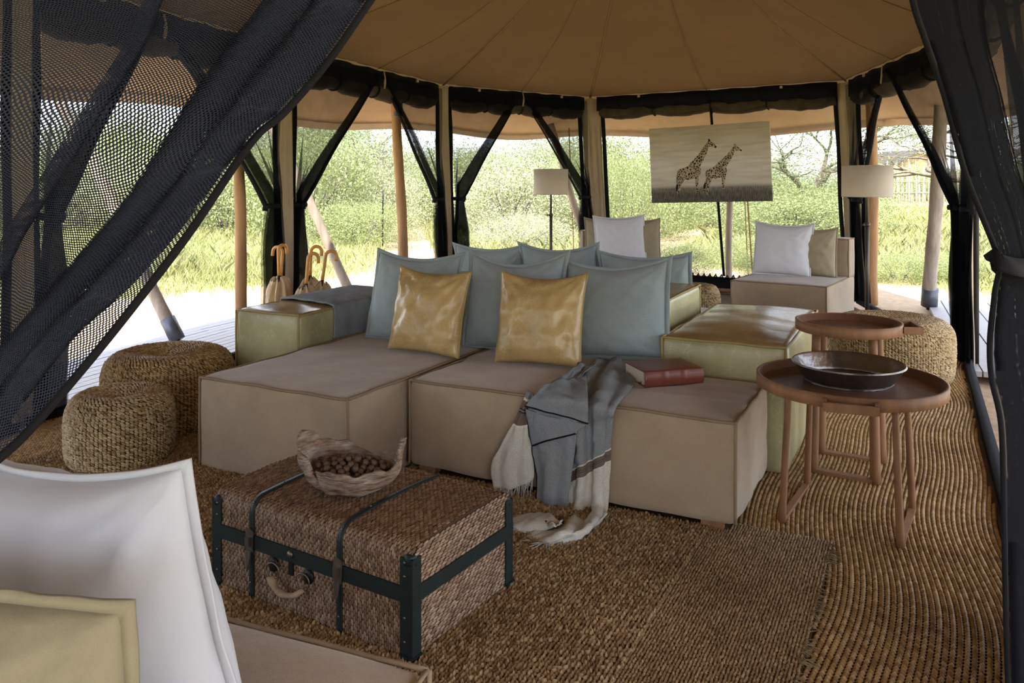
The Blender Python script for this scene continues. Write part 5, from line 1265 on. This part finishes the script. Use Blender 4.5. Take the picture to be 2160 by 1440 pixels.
umbrella('tan folded umbrella with hooked bamboo handle nearest the tent post', 586, 521, 6.5, (.0, -.06), 2.9, 0)
umbrella('tan folded umbrella whose handle crosses the one by the post', 596, 517, 6.35, (.02, -.05), 1.0, 0)
umbrella('tan folded umbrella with the widest handle hook in the cluster', 668, 519, 6.55, (.0, .04), .1, 0)
umbrella('tan folded umbrella with a lower bamboo hook in the cluster', 662, 533, 6.3, (.03, .07), .6, 0)
umbrella('tan folded umbrella with a slim hook leaning toward the chaise', 700, 526, 6.4, (.0, .13), .3, 0)
t = thing('umbrella_stand', 'low dark wire stand holding the umbrellas behind the armrest', 'umbrella stand', (-1.72, 6.42, 0))
for z in (.01, .14, .28): mk('ring', *tube([[.33*math.cos(a), .22*math.sin(a), z] for a in np.linspace(0, 2*PI, 33)[:-1]], .006, 6, closed=True), M['dark_metal'], t)
for k in range(10): a = k*2*PI/10; mk('rod', *tube([[.33*math.cos(a), .22*math.sin(a), 0.005], [.33*math.cos(a), .22*math.sin(a), .28]], .004, 6), M['dark_metal'], t)

# ------------------------------------------------------------------ the bush outside
M['leaf_a'] = mat_leaf('bush_leaves', ['#76844a', '#94a164', '#b5bb88', '#84905a']); M['leaf_b'] = mat_leaf('pale_bush_leaves', ['#9a9e74', '#b3b58e', '#cac9aa', '#a4a680'])
M['leaf_c'] = mat_leaf('grey_tree_leaves', ['#6f7f58', '#8d9a72', '#a3ab86', '#79866a']); M['blade'] = mat_leaf('grass_blades', ['#97a35e', '#b8b97c', '#d2cb98', '#a2ad68', '#dbd3aa'], .3)
M['bark'] = mat('bark', '#7d6f60', .9, .3, 4, .8, 20, .1, stretch=(4, 4, 1)); M['twig'] = mat('twig', '#6f655c', .9, .2, 8, .4, 40, .1)
M['stick'] = mat('fence_sticks', '#a89c8e', .9, .25, 3, .4, 30, .1); M['hut_wall'] = mat('hut_wall', '#b08d68', .9, .1, 3, .2, 30, .1); M['hut_roof'] = mat('hut_roof', '#4b443f', .8, .15, 3, .2, 30, .2)

def leaf_cloud(nclump, per, rx, ry, rz, z0, leaf, seed, hollow=.55, up=.3, clump=.35):
    rg = np.random.default_rng(seed); C_ = []
    while len(C_) < nclump:
        q = rg.normal(size=3); q /= np.linalg.norm(q); q *= hollow+(1-hollow)*rg.random()**.5
        if q[2] < -.75: continue
        C_.append(q*[rx, ry, rz]+[0, 0, z0])
    C_ = np.array(C_); P = np.repeat(C_, per, 0)+rg.normal(0, 1, (nclump*per, 3))*np.array([rx, ry, rz])*clump*np.repeat(.5+rg.random(nclump), per)[:, None]*.55
    P[:, 2] = np.maximum(P[:, 2], .03)
    n = len(P); a = rg.normal(size=(n, 3)); a /= np.linalg.norm(a, axis=1, keepdims=True); b = rg.normal(size=(n, 3)); b -= a*(a*b).sum(1, keepdims=True); b /= np.linalg.norm(b, axis=1, keepdims=True)
    L = leaf*(.6+.8*rg.random(n))[:, None]
    V = np.stack([P-a*L, P+b*L*.42, P+a*L, P-b*L*.42], 1).reshape(-1, 3); F = np.arange(4*n).reshape(-1, 4)
    rn = np.repeat(np.clip(np.repeat(rg.random(nclump), per)*.5+.5*rg.random(n), 0, 1), 4)
    return V, F, rn
def bush_mesh(seed, m_, ncl=60, per=90, leaf=.05):
    V, F, rn = leaf_cloud(ncl, per, 1, 1, .8, .75, leaf, seed); return V, F, rn, m_
BUSH = []
def make_bush(seed, m_, ncl=60, per=85, leaf=.06):
    V, F, rn = leaf_cloud(ncl, per, 1, 1, .62, .58, leaf, seed)
    root = thing('bush', '', 'bush'); mk('foliage', V, F, M[m_], root, False, rnd=rn)
    rg = np.random.default_rng(seed); parts = []
    for k in range(9):
        a = rg.random()*6.28; r = .3+.5*rg.random(); parts.append(tube(crs(np.array([[.08*math.cos(a), .08*math.sin(a), -.05], [r*.4*math.cos(a), r*.4*math.sin(a), .4], [r*math.cos(a+.3), r*math.sin(a+.3), .9]]), 8), np.linspace(.025, .006, 8), 5))
    mk('stems', *join(parts), M['twig'], root); return root
protos = [make_bush(11, 'leaf_a', 200, 95, .0185), make_bush(12, 'leaf_b', 200, 95, .0185), make_bush(13, 'leaf_a', 190, 95, .020), make_bush(14, 'leaf_c', 200, 95, .018)]
used = [False]*4
def put_bush(k, px, d, w, h, label, group=None, rz=0.0):
    if used[k]: o = copy_tree(protos[k])
    else: o = protos[k]; used[k] = True
    place(o, ((px-1080)/FPX*d, d, GZ-.02), rz, (w/2, w/2, h/1.25)); o['label'] = label
    if group: o['group'] = group
    return o
rg = np.random.default_rng(21)
# backdrop thicket
def top_y(px):                                 # skyline of the thicket in the photograph
    return float(np.interp(px, [-400, 0, 250, 450, 640, 760, 860, 1000, 1120, 1240, 1320, 1400, 1640, 1760, 1880, 2100, 2500], [262, 262, 255, 262, 240, 262, 300, 306, 268, 272, 285, 330, 330, 352, 340, 335, 320]))
KIND = ['fresh green', 'pale straw green', 'mid green', 'grey green']
for px in np.arange(-520, 2700, 92):
    d = (27 if not 1800 < px < 2120 else 66)+6*rg.random(); h = (HOR-top_y(px)-12+rg.normal(0, 9))/FPX*d+CAMH-GZ
    k_ = int(rg.integers(0, 4)) if rg.random() < .8 else 0; put_bush(k_, px, d, 3.4+1.2*rg.random()+(3 if d > 60 else 0), max(1.4, h), '%s bush in the thicket beyond the grass' % KIND[k_], 'thicket bushes beyond the grass', rg.random()*6)
for px in np.arange(-420, 2600, 150):
    d = 21.5+3*rg.random(); yt = top_y(px)+45+25*rg.random(); h = max(.9, (HOR-yt)/FPX*d+CAMH-GZ)
    if 1400 < px < 1640 or 780 < px < 940 or px > 1800: continue
    k_ = int(rg.integers(0, 3)); put_bush(k_, px, d, 2.6+1.2*rg.random(), h, '%s rounded bush at the near edge of the thicket' % KIND[k_], 'bushes at the near edge of the thicket', rg.random()*6)
put_bush(1, 1100, 17.5, 2.1, .85, 'low pale flowering bush outside the bay behind the blue cushions')
put_bush(2, 655, 20, 3.2, 3.0, 'tall dark green bush seen behind the net of the umbrella bay')
put_bush(0, 1320, 19, 1.9, 2.2, 'bright green bush rising left of the giraffe picture')
put_bush(0, 760, 18.5, 2.4, 1.1, 'low fresh green bush behind the honey pole')
put_bush(2, 1690, 20, 3.6, 1.25, 'wide low green bush right of the giraffe picture')
for (px, d, w, h) in ((1640, 12.6, 1.2, .5), (1440, 13.2, 1.1, .55), (1900, 12.4, 1.3, .45), (1590, 14.5, 1.4, .6), (2000, 12.6, 1.2, .45), (1700, 14, 1.3, .55)):
    put_bush(0, px, d, w, h, 'low leafy ground plant at the edge of the bare soil', 'low leafy plants at the edge of the bare soil', px)

# trees
def tree(label, px, d, h, spread, seed, leaf_m, ncl, per, leaf, trunk_r=.12, lean=0.0, depth=4, x=None, sparse=.3, group=None, name='tree', start=.35, fl=.55):
    rg = np.random.default_rng(seed); parts, tips = [], []
    def grow(p, dirn, L, r, lev):
        n = 7; P = [p]; dd = dirn.copy()
        for i in range(n-1):
            dd = dd+rg.normal(0, .12, 3); dd /= np.linalg.norm(dd); P.append(P[-1]+dd*L/(n-1))
        parts.append(tube(P, np.linspace(r, r*.6, n), 6 if lev < 2 else 4, caps=False))
        if lev >= depth: tips.append(P[-1]); return
        for k in range(3 if lev < 3 else 2):
            a = rg.random()*6.28; tilt = .55+.35*rg.random(); x_, y_, z_ = frame_from(dd); nd = z_*math.cos(tilt)+(x_*math.cos(a)+y_*math.sin(a))*math.sin(tilt); nd[2] = nd[2]*fl+.12; nd[:2] *= spread; nd /= np.linalg.norm(nd)
            grow(P[-1 if k == 0 else int(rg.integers(3, n))], nd, L*(.62+.25*rg.random()), r*.58, lev+1)
        if lev >= 2: tips.append(P[-1])
    X = (px-1080)/FPX*d if x is None else x
    t = thing(name, label, 'tree', (X, d, GZ-.05), group=group)
    grow(np.zeros(3), np.array([lean, 0, 1.0]), h*start, trunk_r, 0); V, F = join(parts); mk('branches', V, F, M['bark'], t)
    T_ = np.array(tips); n = int(len(T_)*per)
    P = T_[rg.integers(0, len(T_), n)]+rg.normal(0, sparse, (n, 3))*[1, 1, .6]; a = rg.normal(size=(n, 3)); a /= np.linalg.norm(a, axis=1, keepdims=True); b = np.cross(a, rg.normal(size=(n, 3))); b /= np.linalg.norm(b, axis=1, keepdims=True); L = leaf*(.6+.8*rg.random(n))[:, None]
    V = np.stack([P-a*L, P+b*L*.4, P+a*L, P-b*L*.4], 1).reshape(-1, 3); mk('leaves', V, np.arange(4*n).reshape(-1, 4), M[leaf_m], t, False, rnd=np.repeat(rg.random(n), 4))
tree('tall feathery acacia right of the giraffe picture', 1690, 25, 6.2, 1.3, 3, 'leaf_c', 0, 85, .034, .16, .05, 5, sparse=.34)
tree('broad grey green tree left of the honey pole above the thicket', 640, 24, 5.0, 1.2, 4, 'leaf_c', 0, 70, .038, .15, -.05, 5, sparse=.36)
tree('bare branched tree overhanging the path by the stick fence', 2180, 14.5, 4.6, 2.0, 9, 'leaf_a', 0, 2.0, .045, .13, -.30, 6, sparse=.18, start=.38, fl=.35)
tree('leafy tree behind the thicket above the woven stools', 180, 27, 5.4, 1.2, 6, 'leaf_a', 0, 70, .042, .16, 0, 5, sparse=.4)

# grass
def grass():
    rg = np.random.default_rng(33); n = 380000
    d = 10.5*np.exp(rg.random(n)*math.log(46/10.5)); px = -700+3400*rg.random(n); x = (px-1080)/FPX*d; y = d
    cl = wob(np.stack([x, y, 0*x], 1), .55, 12)+.7*wob(np.stack([x, y, 0*x], 1), 1.7, 13)
    q = sand(x, y); keep = (q > 6.9+.25*rg.normal(size=n)) & (near_trail(x, y) > .55+.25*rg.random(n)) & (cl+rg.normal(0, .6, n) > -.75)
    x, y, d, cl = x[keep], y[keep], d[keep], cl[keep]; n = len(x)
    h = (.13+.14*rg.random(n))*(1+.45*np.clip(cl, -.7, 1.2))*np.clip((sand(x, y)-6.6)/1.3, .35, 1.25); w = .0016+.00048*d
    a = rg.random(n)*6.28; ln = rg.normal(0, .36, (n, 2))*h[:, None]
    b = np.stack([x, y, np.full(n, GZ-.01)], 1); s_ = np.stack([np.cos(a)*w, np.sin(a)*w, 0*a], 1); tip = b+np.stack([ln[:, 0], ln[:, 1], h], 1); mid = b+np.stack([ln[:, 0]*.3, ln[:, 1]*.3, h*.6], 1)
    V = np.stack([b-s_, b+s_, mid+s_*.8, tip, mid-s_*.8], 1).reshape(-1, 3); F = np.arange(5*n).reshape(-1, 5)
    rn = np.clip(.45-.22*cl+rg.normal(0, .22, n), 0, 1)
    tag(mk('grass', V, F, M['blade'], None, False, rnd=np.repeat(rn, 5)), 'tall pale green and straw grass of the meadow', 'grass', kind='stuff')
grass()

# hut and stick fence
def hut():
    d = 76; X = (1893-1080)/FPX*d; t = thing('hut', 'tan hut with dark pitched roof behind the stick fence', 'hut', (X, d, GZ), math.radians(18))
    w, l, hh, rz = 4.2, 5.0, 3.5, 1.0
    V, F = box((0, 0, hh/2), (w, l, hh)); mk('walls', V, F, M['hut_wall'], t, False)
    for s_ in (-1, 1):
        V = np.array([[0, -l/2-.4, hh+rz], [0, l/2+.4, hh+rz], [s_*(w/2+.7), l/2+.4, hh-.25], [s_*(w/2+.7), -l/2-.4, hh-.25]]); V = np.vstack([V, V-[0, 0, .12]]); mk('roof_slope', V, [(0, 1, 2, 3), (7, 6, 5, 4), (0, 4, 5, 1), (1, 5, 6, 2), (2, 6, 7, 3), (3, 7, 4, 0)], M['hut_roof'], t, False)
    V = np.array([[-w/2, -l/2-.01, hh], [w/2, -l/2-.01, hh], [0, -l/2-.01, hh+rz-.12]]); V = np.vstack([V, V+[0, .1, 0]]); mk('gable', V, [(0, 1, 2), (5, 4, 3), (0, 3, 4, 1), (1, 4, 5, 2), (2, 5, 3, 0)], M['hut_wall'], t, False)
hut()
def fence():
    d = 58; t = thing('stick_fence', 'weathered fence of upright sticks in front of the hut', 'fence', ((1868-1080)/FPX*d, d, GZ)); L = 11.0; rg = np.random.default_rng(3); base = None
    V, F = tube([[0, 0, -.05], [.01, .01, .5], [-.01, 0, 1.0]], [.045, .04, .03], 6)
    for k in range(96):
        if base is None: o = base = mk('stick', V, F, M['stick'], t)
        else: o = base.copy(); COL.objects.link(o); o.parent = t
        o.location = (k*L/96+rg.normal(0, .02), .5*math.sin(k*.03)+rg.normal(0, .03), 0); o.scale = (1, 1, (2.5+.15*rg.random()) if k % 3 else 2.8+.6*rg.random()); o.rotation_euler = (rg.normal(0, .02), rg.normal(0, .035), rg.random()*6)
    for z in (.8, 1.6):
        mk('rail', *tube([[x, .5*math.sin(x*96/L*.03)-.06, z] for x in np.linspace(0, L, 20)], .035, 6), M['stick'], t)
fence()
